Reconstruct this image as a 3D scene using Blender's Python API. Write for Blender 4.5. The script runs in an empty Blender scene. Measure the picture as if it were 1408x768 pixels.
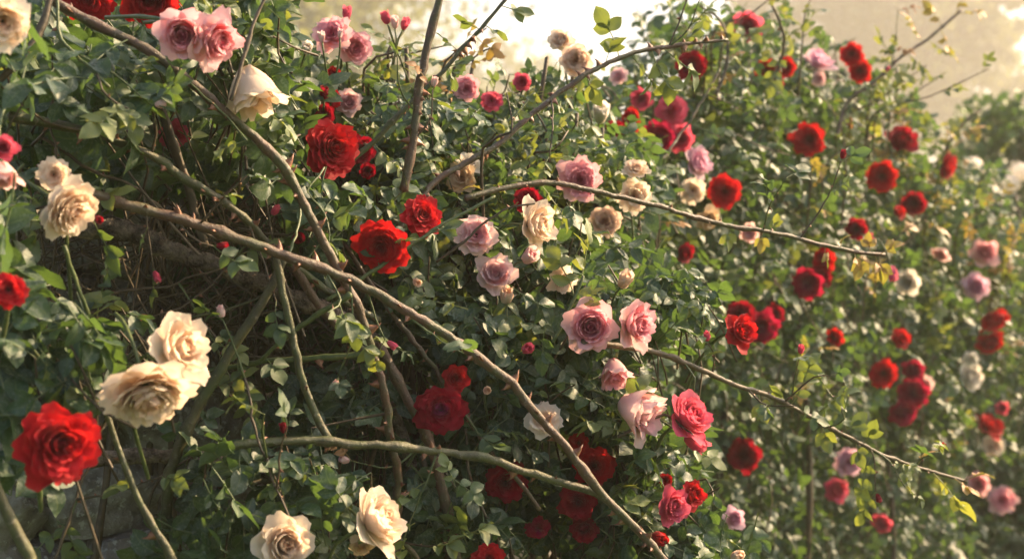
import bpy, math, random
import numpy as np
from mathutils import Vector, Matrix
SC = bpy.context.scene
COL = SC.collection

# ------------------------------------------------------------------ camera, sky, sun, exposure
CAM_H = 1.40
cam_d = bpy.data.cameras.new("camera")
cam = bpy.data.objects.new("camera", cam_d); COL.objects.link(cam)
cam.location = (0, 0, CAM_H); cam.rotation_euler = (math.pi / 2, 0, 0)
cam_d.lens = 50; cam_d.sensor_width = 36; cam_d.clip_start = 0.05; cam_d.clip_end = 600
cam_d.dof.use_dof = True; cam_d.dof.focus_distance = 1.98; cam_d.dof.aperture_fstop = 4.8
cam_d.dof.aperture_blades = 0
SC.camera = cam

SUN_AZ, SUN_EL = 62.0, 33.0
world = bpy.data.worlds.new("World"); SC.world = world; world.use_nodes = True
wn = world.node_tree
sky = wn.nodes.new('ShaderNodeTexSky'); sky.sky_type = 'NISHITA'; sky.sun_disc = False
sky.sun_elevation = math.radians(SUN_EL); sky.sun_rotation = math.radians(SUN_AZ)
sky.dust_density = 5.0; sky.ozone_density = 0.4; sky.air_density = 1.0
wn.links.new(sky.outputs[0], wn.nodes['Background'].inputs[0])
wn.nodes['Background'].inputs[1].default_value = 0.14
sun_d = bpy.data.lights.new("sun", 'SUN'); sun = bpy.data.objects.new("sun", sun_d); COL.objects.link(sun)
sun_d.energy = 5.0; sun_d.angle = math.radians(0.5); sun_d.color = (1.0, 0.71, 0.41)
sdir = Vector((math.sin(math.radians(SUN_AZ)) * math.cos(math.radians(SUN_EL)),
               math.cos(math.radians(SUN_AZ)) * math.cos(math.radians(SUN_EL)), math.sin(math.radians(SUN_EL))))
sun.rotation_euler = (-sdir).to_track_quat('-Z', 'Y').to_euler()
SC.view_settings.view_transform = 'Standard'; SC.view_settings.look = 'None'
SC.view_settings.exposure = 1.36; SC.view_settings.gamma = 1.0
cy = SC.cycles
cy.max_bounces = 7; cy.diffuse_bounces = 3; cy.glossy_bounces = 2; cy.transmission_bounces = 4
cy.volume_bounces = 1; cy.transparent_max_bounces = 6; cy.sample_clamp_indirect = 3
cy.caustics_reflective = False; cy.caustics_refractive = False
cy.use_denoising = True; cy.use_adaptive_sampling = False
cy.sample_clamp_direct = 12

# ------------------------------------------------------------------ helpers
K = 0.72 / 1408.0                       # world width of one photograph pixel at 1 m
def P(px, py, d):
    return Vector(((px - 704) * K * d, d, CAM_H + (384 - py) * K * d))
def nrm(a): return a / (np.linalg.norm(a, axis=-1, keepdims=True) + 1e-9)

def tag(o, label=None, cat=None, group=None, kind=None):
    if label: o['label'] = label
    if cat: o['category'] = cat
    if group: o['group'] = group
    if kind: o['kind'] = kind
    return o
def empty(name, loc, label=None, cat=None, group=None):
    o = bpy.data.objects.new(name, None); COL.objects.link(o); o.location = loc
    o.empty_display_size = 0.02
    return tag(o, label, cat, group)
def link(name, me, parent=None, loc=None):
    o = bpy.data.objects.new(name, me); COL.objects.link(o)
    if parent: o.parent = parent
    if loc is not None: o.location = loc
    return o

class MB:
    """collects arrays of vertices, faces and one colour attribute; build() gives one mesh"""
    def __init__(s): s.v = []; s.f = []; s.c = []; s.m = []; s.n = 0
    def add(s, v, faces, col=(0, 0, 0), mat=0):
        v = np.asarray(v, float).reshape(-1, 3)
        s.v.append(v)
        c = np.zeros((len(v), 4)); c[:, 3] = 1
        col = np.asarray(col, float)
        c[:, :3] = col if col.ndim == 2 else col[None, :]
        s.c.append(c)
        for f in faces:
            f = np.asarray(f, int)
            if len(f): s.f.append(f + s.n); s.m.append(np.full(len(f), mat))
        s.n += len(v)
    def mesh(s, name, mats, smooth=True, offset=None):
        v = np.concatenate(s.v); c = np.concatenate(s.c)
        if offset is not None: v = v - np.array(offset)
        me = bpy.data.meshes.new(name)
        nl = sum(f.size for f in s.f); npoly = sum(len(f) for f in s.f)
        me.vertices.add(len(v)); me.vertices.foreach_set('co', v.astype(np.float32).ravel())
        me.loops.add(nl); me.polygons.add(npoly)
        lv = np.concatenate([f.ravel() for f in s.f]); me.loops.foreach_set('vertex_index', lv.astype(np.int32))
        sz = np.concatenate([np.full(len(f), f.shape[1]) for f in s.f])
        st = np.concatenate([[0], np.cumsum(sz)[:-1]])
        me.polygons.foreach_set('loop_start', st.astype(np.int32))
        me.polygons.foreach_set('material_index', np.concatenate(s.m).astype(np.int32))
        me.polygons.foreach_set('use_smooth', np.full(npoly, smooth))
        at = me.color_attributes.new('tint', 'FLOAT_COLOR', 'POINT')
        at.data.foreach_set('color', c.astype(np.float32).ravel())
        me.update(calc_edges=True); me.validate()
        for m in mats: me.materials.append(m)
        return me
def grid_faces(nu, nv, off=0, wrap=False):
    """nv rows of nu verts -> quads"""
    out = []
    for j in range(nv - 1):
        for i in range(nu if wrap else nu - 1):
            a = j * nu + i; b = j * nu + (i + 1) % nu
            out.append((a, b, b + nu, a + nu))
    return np.array(out) + off

# ------------------------------------------------------------------ materials
def newmat(name):
    m = bpy.data.materials.new(name); m.use_nodes = True
    m.node_tree.nodes.clear(); return m, m.node_tree.nodes, m.node_tree.links
def mixc(n, l, fac, a, b, blend='MIX'):
    x = n.new('ShaderNodeMix'); x.data_type = 'RGBA'; x.blend_type = blend
    for s, val in ((x.inputs[0], fac), (x.inputs[6], a), (x.inputs[7], b)):
        if hasattr(val, 'is_output'): l.new(val, s)
        elif isinstance(val, (int, float)): s.default_value = val
        else: s.default_value = (*val, 1)
    return x.outputs[2]
def math_(n, l, op, a, b=0.0, clamp=False):
    x = n.new('ShaderNodeMath'); x.operation = op; x.use_clamp = clamp
    for s, val in ((x.inputs[0], a), (x.inputs[1], b)):
        if hasattr(val, 'is_output'): l.new(val, s)
        else: s.default_value = val
    return x.outputs[0]
def noise(n, l, scale, detail=3, rough=0.55):
    t = n.new('ShaderNodeTexCoord'); x = n.new('ShaderNodeTexNoise')
    x.inputs['Scale'].default_value = scale; x.inputs['Detail'].default_value = detail
    x.inputs['Roughness'].default_value = rough
    l.new(t.outputs['Object'], x.inputs['Vector']); return x.outputs['Fac']
def ramp(n, l, fac, stops):
    r = n.new('ShaderNodeValToRGB'); l.new(fac, r.inputs[0])
    while len(r.color_ramp.elements) < len(stops): r.color_ramp.elements.new(0.5)
    for e, (p, c) in zip(r.color_ramp.elements, stops):
        e.position = p; e.color = (*c, 1) if len(c) == 3 else c
    return r.outputs[0]
def attr(n, l):
    a = n.new('ShaderNodeAttribute'); a.attribute_name = 'tint'
    s = n.new('ShaderNodeSeparateColor'); l.new(a.outputs['Color'], s.inputs[0]); return s.outputs

def leaf_mat(name, dark, mid, young, trans, dust=0.7, scale=260, rough=0.52):
    """tint R: random per leaf, plus a tint lowered for painted shade, G: 0 old .. 1 young, B: distance from the midrib"""
    m, n, l = newmat(name); a = attr(n, l)
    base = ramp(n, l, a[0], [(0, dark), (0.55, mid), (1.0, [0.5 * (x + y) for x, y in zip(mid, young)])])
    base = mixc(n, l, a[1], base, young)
    nz = noise(n, l, scale, 4)
    blot = noise(n, l, scale * 0.22, 2)
    sp = math_(n, l, 'MULTIPLY', ramp(n, l, nz, [(0.47, (0, 0, 0)), (0.66, (1, 1, 1))]), dust)
    sp = math_(n, l, 'MULTIPLY', sp, ramp(n, l, blot, [(0.35, (0.15,) * 3), (0.62, (1, 1, 1))]))
    base = mixc(n, l, sp, base, (0.22, 0.26, 0.20))
    rib = math_(n, l, 'LESS_THAN', a[2], 0.07)
    base = mixc(n, l, math_(n, l, 'MULTIPLY', rib, 0.45), base, (0.16, 0.20, 0.07))
    geo = n.new('ShaderNodeNewGeometry')
    base = mixc(n, l, math_(n, l, 'MULTIPLY', geo.outputs['Backfacing'], 0.5), base, (0.13, 0.17, 0.10))
    bs = n.new('ShaderNodeBsdfPrincipled'); l.new(base, bs.inputs['Base Color'])
    bs.inputs['Roughness'].default_value = rough; bs.inputs['Specular IOR Level'].default_value = 0.55
    bp = n.new('ShaderNodeBump'); bp.inputs['Strength'].default_value = 0.35; bp.inputs['Distance'].default_value = 0.0012
    l.new(nz, bp.inputs['Height']); l.new(bp.outputs[0], bs.inputs['Normal'])
    tr = n.new('ShaderNodeBsdfTranslucent')
    tc = mixc(n, l, a[1], trans, (0.55, 0.55, 0.06)); l.new(tc, tr.inputs['Color'])
    mx = n.new('ShaderNodeMixShader'); mx.inputs[0].default_value = 0.30
    l.new(bs.outputs[0], mx.inputs[1]); l.new(tr.outputs[0], mx.inputs[2])
    o = n.new('ShaderNodeOutputMaterial'); l.new(mx.outputs[0], o.inputs[0]); return m
M_LEAF = leaf_mat('rose_leaf', (0.018, 0.048, 0.024), (0.042, 0.088, 0.034), (0.14, 0.18, 0.042), (0.15, 0.26, 0.04))
M_DRY = leaf_mat('dry_leaf', (0.20, 0.09, 0.03), (0.30, 0.15, 0.05), (0.40, 0.20, 0.06), (0.5, 0.22, 0.05), dust=0.1)
M_TREE = leaf_mat('tree_leaf', (0.06, 0.075, 0.035), (0.09, 0.115, 0.05), (0.14, 0.16, 0.06), (0.32, 0.34, 0.10), dust=0.0, scale=20, rough=0.5)  # leaf colours paled, so distance haze is partly painted in
M_SHRUB = leaf_mat('shrub_leaf', (0.025, 0.06, 0.022), (0.04, 0.09, 0.028), (0.12, 0.18, 0.04), (0.12, 0.22, 0.03), dust=0.0, scale=60)

def petal_mat(name, heart, mid, edge, outer, trans, tfac=0.42, browned=0.30):
    """tint R: 0 base .. 1 tip of petal, G: 0 heart .. 1 outermost, B: random per petal"""
    m, n, l = newmat(name); a = attr(n, l)
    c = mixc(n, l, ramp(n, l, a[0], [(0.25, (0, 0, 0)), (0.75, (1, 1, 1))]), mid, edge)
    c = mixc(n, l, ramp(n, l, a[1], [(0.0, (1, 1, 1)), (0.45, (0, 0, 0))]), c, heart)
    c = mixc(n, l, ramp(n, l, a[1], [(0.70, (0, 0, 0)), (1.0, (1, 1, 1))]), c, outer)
    c = mixc(n, l, math_(n, l, 'MULTIPLY', a[2], 0.35), c, mixc(n, l, 1.0, c, (0.84, 0.78, 0.74), 'MULTIPLY'))
    brown = math_(n, l, 'MULTIPLY', ramp(n, l, a[0], [(0.90, (0, 0, 0)), (1.0, (1, 1, 1))]), math_(n, l, 'MULTIPLY', math_(n, l, 'GREATER_THAN', a[2], 0.45), browned))
    c = mixc(n, l, brown, c, (0.30, 0.13, 0.05))
    nz = noise(n, l, 90, 4)
    c = mixc(n, l, ramp(n, l, nz, [(0.42, (0, 0, 0)), (0.75, (0.5,) * 3)]), c, mixc(n, l, 1.0, c, (0.88, 0.82, 0.76), 'MULTIPLY'))
    bs = n.new('ShaderNodeBsdfPrincipled'); l.new(c, bs.inputs['Base Color'])
    bs.inputs['Roughness'].default_value = 0.6; bs.inputs['Specular IOR Level'].default_value = 0.25
    bs.inputs['Sheen Weight'].default_value = 0.15; bs.inputs['Sheen Roughness'].default_value = 0.4
    bp = n.new('ShaderNodeBump'); bp.inputs['Strength'].default_value = 0.35; bp.inputs['Distance'].default_value = 0.002
    l.new(noise(n, l, 420, 3), bp.inputs['Height']); l.new(bp.outputs[0], bs.inputs['Normal'])
    tr = n.new('ShaderNodeBsdfTranslucent'); l.new(mixc(n, l, 0.5, c, trans), tr.inputs['Color'])
    mx = n.new('ShaderNodeMixShader'); mx.inputs[0].default_value = tfac
    l.new(bs.outputs[0], mx.inputs[1]); l.new(tr.outputs[0], mx.inputs[2])
    o = n.new('ShaderNodeOutputMaterial'); l.new(mx.outputs[0], o.inputs[0]); return m
PET = {
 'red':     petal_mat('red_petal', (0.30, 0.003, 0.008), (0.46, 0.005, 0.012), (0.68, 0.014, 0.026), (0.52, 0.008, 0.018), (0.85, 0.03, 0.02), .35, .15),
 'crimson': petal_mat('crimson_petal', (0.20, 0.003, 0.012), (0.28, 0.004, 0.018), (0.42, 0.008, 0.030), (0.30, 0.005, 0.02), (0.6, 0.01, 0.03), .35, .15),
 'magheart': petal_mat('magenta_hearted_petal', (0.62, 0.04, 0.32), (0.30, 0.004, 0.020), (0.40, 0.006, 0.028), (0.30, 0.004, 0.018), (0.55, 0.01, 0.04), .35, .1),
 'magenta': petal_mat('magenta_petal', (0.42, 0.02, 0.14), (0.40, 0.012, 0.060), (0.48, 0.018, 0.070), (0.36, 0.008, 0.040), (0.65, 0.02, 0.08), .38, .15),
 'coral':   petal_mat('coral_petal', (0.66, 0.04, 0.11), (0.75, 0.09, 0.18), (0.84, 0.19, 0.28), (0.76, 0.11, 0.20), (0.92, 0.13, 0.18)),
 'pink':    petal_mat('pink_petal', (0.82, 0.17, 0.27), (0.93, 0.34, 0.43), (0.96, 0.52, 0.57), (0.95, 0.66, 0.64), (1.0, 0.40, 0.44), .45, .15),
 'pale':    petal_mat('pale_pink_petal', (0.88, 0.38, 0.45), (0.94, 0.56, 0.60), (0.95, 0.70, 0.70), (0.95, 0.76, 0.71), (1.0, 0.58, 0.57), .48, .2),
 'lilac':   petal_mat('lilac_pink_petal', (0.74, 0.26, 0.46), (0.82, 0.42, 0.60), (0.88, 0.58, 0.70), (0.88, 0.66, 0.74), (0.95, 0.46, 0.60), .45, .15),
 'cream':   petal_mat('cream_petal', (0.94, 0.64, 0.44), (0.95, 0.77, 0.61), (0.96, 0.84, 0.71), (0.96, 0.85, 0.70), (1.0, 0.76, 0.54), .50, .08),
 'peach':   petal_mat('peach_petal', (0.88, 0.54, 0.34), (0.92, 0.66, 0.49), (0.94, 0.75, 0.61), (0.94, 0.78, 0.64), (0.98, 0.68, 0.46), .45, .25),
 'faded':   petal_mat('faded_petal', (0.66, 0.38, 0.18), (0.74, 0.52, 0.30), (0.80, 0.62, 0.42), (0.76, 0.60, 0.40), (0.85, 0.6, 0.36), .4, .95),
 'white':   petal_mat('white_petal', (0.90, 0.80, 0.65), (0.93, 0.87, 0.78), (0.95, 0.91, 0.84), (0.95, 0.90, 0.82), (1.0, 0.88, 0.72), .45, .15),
}
def simple_mat(name, c1, c2, scale, rough=0.6, bump=0.4, bdist=0.002, spec=0.4):
    m, n, l = newmat(name); nz = noise(n, l, scale, 5, 0.6)
    bs = n.new('ShaderNodeBsdfPrincipled')
    l.new(ramp(n, l, nz, [(0.35, c1), (0.68, c2)]), bs.inputs['Base Color'])
    bs.inputs['Roughness'].default_value = rough; bs.inputs['Specular IOR Level'].default_value = spec
    bp = n.new('ShaderNodeBump'); bp.inputs['Strength'].default_value = bump; bp.inputs['Distance'].default_value = bdist
    l.new(noise(n, l, scale * 3, 3), bp.inputs['Height']); l.new(bp.outputs[0], bs.inputs['Normal'])
    o = n.new('ShaderNodeOutputMaterial'); l.new(bs.outputs[0], o.inputs[0]); return m
M_SEPAL = simple_mat('sepal', (0.07, 0.12, 0.03), (0.14, 0.18, 0.06), 200, 0.5)
M_GREEN = simple_mat('green_stem', (0.055, 0.085, 0.025), (0.12, 0.14, 0.05), 120, 0.45)
M_OLIVE = simple_mat('olive_cane', (0.040, 0.042, 0.016), (0.11, 0.095, 0.042), 60, 0.5, 0.5)
M_BROWN = simple_mat('brown_cane', (0.042, 0.030, 0.016), (0.145, 0.078, 0.048), 45, 0.5, 0.5)
def cane_mat(name, green, brown, top):
    m, n, l = newmat(name); big = noise(n, l, 14, 2); fine = noise(n, l, 130, 5, .7); mid = noise(n, l, 45, 3)
    c = mixc(n, l, ramp(n, l, big, [(0.38, (0, 0, 0)), (0.60, (1, 1, 1))]), green, brown)
    geo = n.new('ShaderNodeNewGeometry'); sx = n.new('ShaderNodeSeparateXYZ'); l.new(geo.outputs['Normal'], sx.inputs[0])
    c = mixc(n, l, ramp(n, l, mid, [(0.42, (0, 0, 0)), (0.62, (.8, .8, .8))]), c, top)
    c = mixc(n, l, ramp(n, l, fine, [(0.58, (0, 0, 0)), (0.68, (.7, .7, .7))]), c, (0.26, 0.22, 0.17))
    c = mixc(n, l, ramp(n, l, fine, [(0.30, (.7, .7, .7)), (0.40, (0, 0, 0))]), c, (0.03, 0.02, 0.012))
    bs = n.new('ShaderNodeBsdfPrincipled'); l.new(c, bs.inputs['Base Color']); bs.inputs['Roughness'].default_value = .5
    bp = n.new('ShaderNodeBump'); bp.inputs['Strength'].default_value = .8; bp.inputs['Distance'].default_value = .003
    l.new(fine, bp.inputs['Height']); l.new(bp.outputs[0], bs.inputs['Normal'])
    o = n.new('ShaderNodeOutputMaterial'); l.new(bs.outputs[0], o.inputs[0]); return m
M_OLIVE = cane_mat('olive_cane', (0.060, 0.080, 0.020), (0.085, 0.080, 0.030), (0.05, 0.045, 0.018))
M_BROWN = cane_mat('brown_cane', (0.060, 0.066, 0.020), (0.080, 0.048, 0.026), (0.110, 0.052, 0.033))
M_TWIG = simple_mat('dark_twig', (0.05, 0.04, 0.02), (0.12, 0.085, 0.05), 60, 0.6)
M_THORN = simple_mat('thorn', (0.20, 0.07, 0.04), (0.30, 0.16, 0.09), 150, 0.45)
M_BARK = simple_mat('old_bark', (0.05, 0.038, 0.028), (0.30, 0.24, 0.18), 55, 0.9, 1.0, 0.012, 0.2)
M_TRUNK = simple_mat('trunk_bark', (0.05, 0.04, 0.03), (0.14, 0.11, 0.08), 4, 0.9)
M_DEW = simple_mat('dew', (0.75, 0.75, 0.72), (0.85, 0.85, 0.8), 10, 0.12, 0, 0.001, 1.0)

def stone_mat():
    m, n, l = newmat('lichened_stone')
    a = attr(n, l)
    nz = noise(n, l, 22, 8, 0.65); n2 = noise(n, l, 90, 6, 0.6); n3 = noise(n, l, 9, 3)
    c = ramp(n, l, nz, [(0.3, (0.13, 0.11, 0.09)), (0.50, (0.33, 0.30, 0.26)), (0.68, (0.52, 0.49, 0.43))])
    c = mixc(n, l, math_(n, l, 'MULTIPLY', a[0], 0.5), c, (0.12, 0.095, 0.07))
    c = mixc(n, l, ramp(n, l, n2, [(0.56, (0, 0, 0)), (0.62, (0.85,) * 3)]), c, (0.58, 0.57, 0.52))
    c = mixc(n, l, ramp(n, l, n3, [(0.60, (0, 0, 0)), (0.75, (0.5,) * 3)]), c, (0.07, 0.075, 0.04))
    bs = n.new('ShaderNodeBsdfPrincipled'); l.new(c, bs.inputs['Base Color']); bs.inputs['Roughness'].default_value = 0.9
    bs.inputs['Specular IOR Level'].default_value = 0.2
    bp = n.new('ShaderNodeBump'); bp.inputs['Strength'].default_value = 0.9; bp.inputs['Distance'].default_value = 0.02
    l.new(math_(n, l, 'ADD', nz, math_(n, l, 'MULTIPLY', n2, 0.4)), bp.inputs['Height']); l.new(bp.outputs[0], bs.inputs['Normal'])
    o = n.new('ShaderNodeOutputMaterial'); l.new(bs.outputs[0], o.inputs[0]); return m
M_STONE = stone_mat()
M_GRASS = simple_mat('lawn', (0.04, 0.075, 0.02), (0.08, 0.12, 0.035), 3, 0.8, 1.0, 0.05)

# ------------------------------------------------------------------ tubes (canes, stems, trunks)
def smooth_path(pts, rad, step):
    pts = np.array([list(p) for p in pts], float); rad = np.array(rad, float)
    n = len(pts)
    if n == 2: pts = np.array([pts[0], (pts[0] + pts[1]) / 2, pts[1]]); rad = np.array([rad[0], (rad[0] + rad[1]) / 2, rad[1]]); n = 3
    e = np.vstack([2 * pts[0] - pts[1], pts, 2 * pts[-1] - pts[-2]])
    out = []; ro = []
    for i in range(n - 1):
        p0, p1, p2, p3 = e[i], e[i + 1], e[i + 2], e[i + 3]
        k = max(2, int(np.linalg.norm(p2 - p1) / step))
        for t in np.linspace(0, 1, k, endpoint=False):
            out.append(0.5 * (2 * p1 + (p2 - p0) * t + (2 * p0 - 5 * p1 + 4 * p2 - p3) * t * t + (3 * p1 - p0 - 3 * p2 + p3) * t ** 3))
            ro.append(rad[i] * (1 - t) + rad[i + 1] * t)
    out.append(pts[-1]); ro.append(rad[-1])
    return np.array(out), np.array(ro)
def tube(mb, pts, rad, sides=8, step=0.02, rng=None, knob=0.0, wob=0.0, mat=0, closed=True):
    c, r = smooth_path(pts, rad, step)
    n = len(c)
    if rng is not None and wob:
        w = np.cumsum(rng.normal(0, 1, (n, 3)), 0); w -= np.linspace(0, 1, n)[:, None] * w[-1]
        c = c + w * wob * np.sin(np.linspace(0, math.pi, n))[:, None]
    if rng is not None and knob: r = r * (1 + knob * np.clip(rng.normal(0, 1, n), -1.5, 2))
    if rng is not None and knob:
        for _ in range(int(n / 14)):
            k0 = rng.integers(2, n - 2); r = r * (1 + rng.uniform(.12, .34) * np.exp(-((np.arange(n) - k0) / 1.3) ** 2))
    t = nrm(np.gradient(c, axis=0))
    ref = np.array([0, 0, 1.0]) if abs(t[0][2]) < 0.9 else np.array([1.0, 0, 0])
    u = nrm(np.cross(t[0], ref)); U = []
    for i in range(n):
        u = nrm(u - t[i] * np.dot(u, t[i])); U.append(u)
    U = np.array(U); V = np.cross(t, U)
    ang = np.linspace(0, 2 * math.pi, sides, endpoint=False)
    rr = r[:, None] * (1 + (rng.normal(0, knob * 0.7, (n, sides)) if rng is not None and knob else 0))
    v = c[:, None, :] + rr[:, :, None] * (np.cos(ang)[None, :, None] * U[:, None, :] + np.sin(ang)[None, :, None] * V[:, None, :])
    v = v.reshape(-1, 3); fs = [grid_faces(sides, n, 0, True)]
    if closed:
        v = np.vstack([v, c[0] - t[0] * r[0] * 0.4, c[-1] + t[-1] * r[-1] * 0.8])
        a = n * sides; b = a + 1; o = (n - 1) * sides
        fs.append(np.array([(a, (i + 1) % sides, i) for i in range(sides)] + [(b, o + i, o + (i + 1) % sides) for i in range(sides)]))
    mb.add(v, fs, (0.5, 0, 0), mat)
    return c, r, t, U, V
def thorns(mb, c, r, t, U, V, rng, per_m, size, mat):
    L = np.sum(np.linalg.norm(np.diff(c, axis=0), axis=1)); k = int(L * per_m)
    for _ in range(k):
        i = rng.integers(1, len(c) - 1); a = rng.uniform(0, 2 * math.pi)
        d = U[i] * math.cos(a) + V[i] * math.sin(a); s = size * rng.uniform(0.6, 1.3)
        p0 = c[i] + d * r[i] * 0.8; tip = c[i] + d * (r[i] + s) + t[i] * s * rng.choice([-0.35, -0.5])
        w = np.cross(t[i], d); bl = s * 0.48; bw = s * 0.16
        mid = p0 * 0.45 + tip * 0.55 + t[i] * s * 0.12
        base = [p0 + t[i] * bl, p0 + w * bw, p0 - t[i] * bl, p0 - w * bw]
        mm = [mid + t[i] * bl * 0.35, mid + w * bw * 0.5, mid - t[i] * bl * 0.35, mid - w * bw * 0.5]
        v = np.array(base + mm + [tip])
        q = np.array([(j, (j + 1) % 4, 4 + (j + 1) % 4, 4 + j) for j in range(4)])
        tr = np.array([(4 + j, 4 + (j + 1) % 4, 8) for j in range(4)])
        mb.add(v, [q, tr], (0.5, 0, 0), mat)

# ------------------------------------------------------------------ leaves
def leaf_template(rng, hi=True):
    nv = 20 if hi else 6; us = np.array([-1, -.5, 0, .5, 1.]) if hi else np.array([-1, 0, 1.])
    t = np.linspace(0, 1, nv)
    w = rng.uniform(.30, .36) * np.sin(math.pi * t ** rng.uniform(0.84, 1.0)) ** 0.66
    w[0] = 0.012; w[-1] = 0.006
    if hi: w[1:-1] *= 1 + 0.055 * (-1) ** np.arange(nv - 2)
    fold = rng.uniform(0.1, 0.55); droop = rng.uniform(-0.05, 0.45); twist = rng.uniform(-0.5, 0.5); wave = rng.uniform(0.01, 0.05)
    ph = rng.uniform(0, 6); side = rng.uniform(-0.12, 0.12)
    v = []; b = []
    for j, tt in enumerate(t):
        for u in us:
            x = u * w[j]; z = abs(u) ** 1.3 * w[j] * fold - droop * tt ** 2 + wave * math.sin(ph + 9 * tt + 2.5 * u) * abs(u)
            a = twist * tt; x, z = x * math.cos(a) - z * math.sin(a) * .5, z * math.cos(a) + x * math.sin(a)
            v.append((x + side * math.sin(math.pi * tt), tt * (1 - 0.12 * abs(droop)) - (0.05 * abs(u) if tt < 0.95 else 0), z)); b.append(abs(u))
    return np.array(v), grid_faces(len(us), nv), np.array(b)
RT = np.random.default_rng(7)
LEAF_HI = [leaf_template(RT, True) for _ in range(10)]
LEAF_LO = [leaf_template(RT, False) for _ in range(8)]
def rot_to(y, z):
    y = nrm(np.array(y, float)); z = np.array(z, float); z = nrm(z - y * np.dot(y, z)); x = np.cross(y, z)
    return np.stack([x, y, z], 1)
def spray_template(rng, hi=True, pairs=2):
    """a compound rose leaf: rachis along +Y, about 2.6 leaflets long; returns verts, quads, colours, probe points"""
    leaves = LEAF_HI if hi else LEAF_LO
    V, F, C, PR, n = [], [], [], [], 0
    L = 1.15 + 0.70 * pairs; sag = rng.uniform(0.0, 0.25)
    def rp(s): return np.array([0.08 * math.sin(2 * s), s, -sag * (s / L) ** 2 * L * 0.5])
    k = 3 if not hi else 4
    s = np.linspace(0, L - 0.95, 6 if hi else 3); r = 0.028 if hi else 0.03
    ring = [(r * math.cos(a), 0, r * math.sin(a)) for a in np.linspace(0, 2 * math.pi, k, endpoint=False)]
    vv = np.array([rp(x) + np.array(q) for x in s for q in ring]); V.append(vv); F.append(grid_faces(k, len(s), 0, True))
    C.append(np.tile([0.6, 0.35, 0.5], (len(vv), 1))); n = len(vv)
    items = [(L - 0.98, 0, 1.0)]
    for p in range(pairs):
        s0 = L - 1.16 - p * 0.70
        for sd in (-1, 1): items.append((s0 + rng.uniform(-.05, .05), sd, 0.86 - 0.12 * p))
    for s0, sd, sz in items:
        v, f, b = leaves[rng.integers(len(leaves))]
        a = sd * math.radians(rng.uniform(48, 74)) + rng.normal(0, 0.12)
        y = np.array([math.sin(a), math.cos(a), rng.normal(-0.1, 0.22)]); z = np.array([rng.normal(0, 0.32), rng.normal(0, 0.3), 1.0])
        R = rot_to(y, z); sz = sz * rng.uniform(0.85, 1.1); o = rp(s0)
        w = v * sz @ R.T + o; V.append(w); F.append(f + n); n += len(w)
        rv = rng.uniform(-0.18, 0.18)
        C.append(np.stack([np.full(len(w), rv), np.zeros(len(w)), b], 1)); PR.append(o + R[:, 1] * sz * 0.5); PR.append(o + R[:, 1] * sz * 0.95)
    return np.concatenate(V), np.concatenate(F), np.concatenate(C), np.array(PR)
SPRAY_HI = [spray_template(RT, True, p) for p in (2, 2, 2, 3, 2, 1)]
SPRAY_LO = [spray_template(RT, False, p) for p in (2, 2, 3, 2)]
YOUNG_SPRAY = [spray_template(RT, True, 1) for _ in range(3)]
def place(mb, tmpl, pos, R, sc, rv, young):
    v, f, c, _ = tmpl
    col = c.copy(); col[:, 0] = np.clip(col[:, 0] + rv, 0, 1); col[:, 1] = np.clip(col[:, 1] + young, 0, 1)
    mb.add(v * sc @ R.T + pos, [f], col)

# ------------------------------------------------------------------ roses
def petal(L, W, a0, a1, curl, wrap, phi, r0, z0, ruf, rng, nu=7, nv=7, refl=0.0):
    us = np.linspace(-1, 1, nu); vs = np.linspace(0, 1, nv)
    fine = np.linspace(0, 1, 40)
    ang = np.radians(a0 + (a1 - a0) * (fine * fine * (3 - 2 * fine)) + curl * np.clip(fine - 0.62, 0, 1) ** 2 / 0.145)
    R = r0 + np.concatenate([[0], np.cumsum(np.sin(ang[:-1]))]) * L / 39
    Z = z0 + np.concatenate([[0], np.cumsum(np.cos(ang[:-1]))]) * L / 39
    ph = rng.uniform(0, 6, 3); kf = rng.uniform(2.0, 4.5); notch = rng.uniform(0, 0.10)
    V = np.zeros((nv, nu, 3)); C = np.zeros((nv, nu, 3)); rnd = rng.uniform()
    for j, v in enumerate(vs):
        hw = W * math.sin(math.pi * (0.10 + 0.74 * v)) ** 0.8
        for i, u in enumerate(us):
            ve = v * (1 - 0.24 * abs(u) ** 3.6 * v - notch * (1 - abs(u)) ** 2 * v)
            r = np.interp(ve, fine, R); z = np.interp(ve, fine, Z)
            Rw = max(wrap, 0.05) + 0.25 * r
            th = u * hw / Rw
            th = max(-2.6, min(2.6, th))
            av = np.interp(ve, fine, ang); cup = Rw * (1 - math.cos(th))
            x = Rw * math.sin(th); rad = r - cup * math.cos(av); z = z + cup * math.sin(av)
            rf = ruf * v * v * (math.sin(kf * u * 2 + ph[0]) * 0.6 + math.sin(kf * 3.7 * u + ph[1]) * 0.3) + refl * u * u * v * v
            rad += rf; z += ruf * 0.6 * v * v * math.sin(kf * 2.3 * u + ph[2]) - refl * 0.3 * u * u * v
            X, Y = rad * math.cos(phi) - x * math.sin(phi), rad * math.sin(phi) + x * math.cos(phi)
            cr = (0.006 + 0.14 * ruf) * v
            V[j, i] = (X + cr * math.sin(19 * Y + 13 * z + ph[0]), Y + cr * math.sin(17 * X + 15 * z + ph[1]), z + cr * math.sin(16 * X - 18 * Y + ph[2]))
            C[j, i] = (v, 0, rnd)
    return V.reshape(-1, 3), grid_faces(nu, nv), C.reshape(-1, 3)
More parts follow.
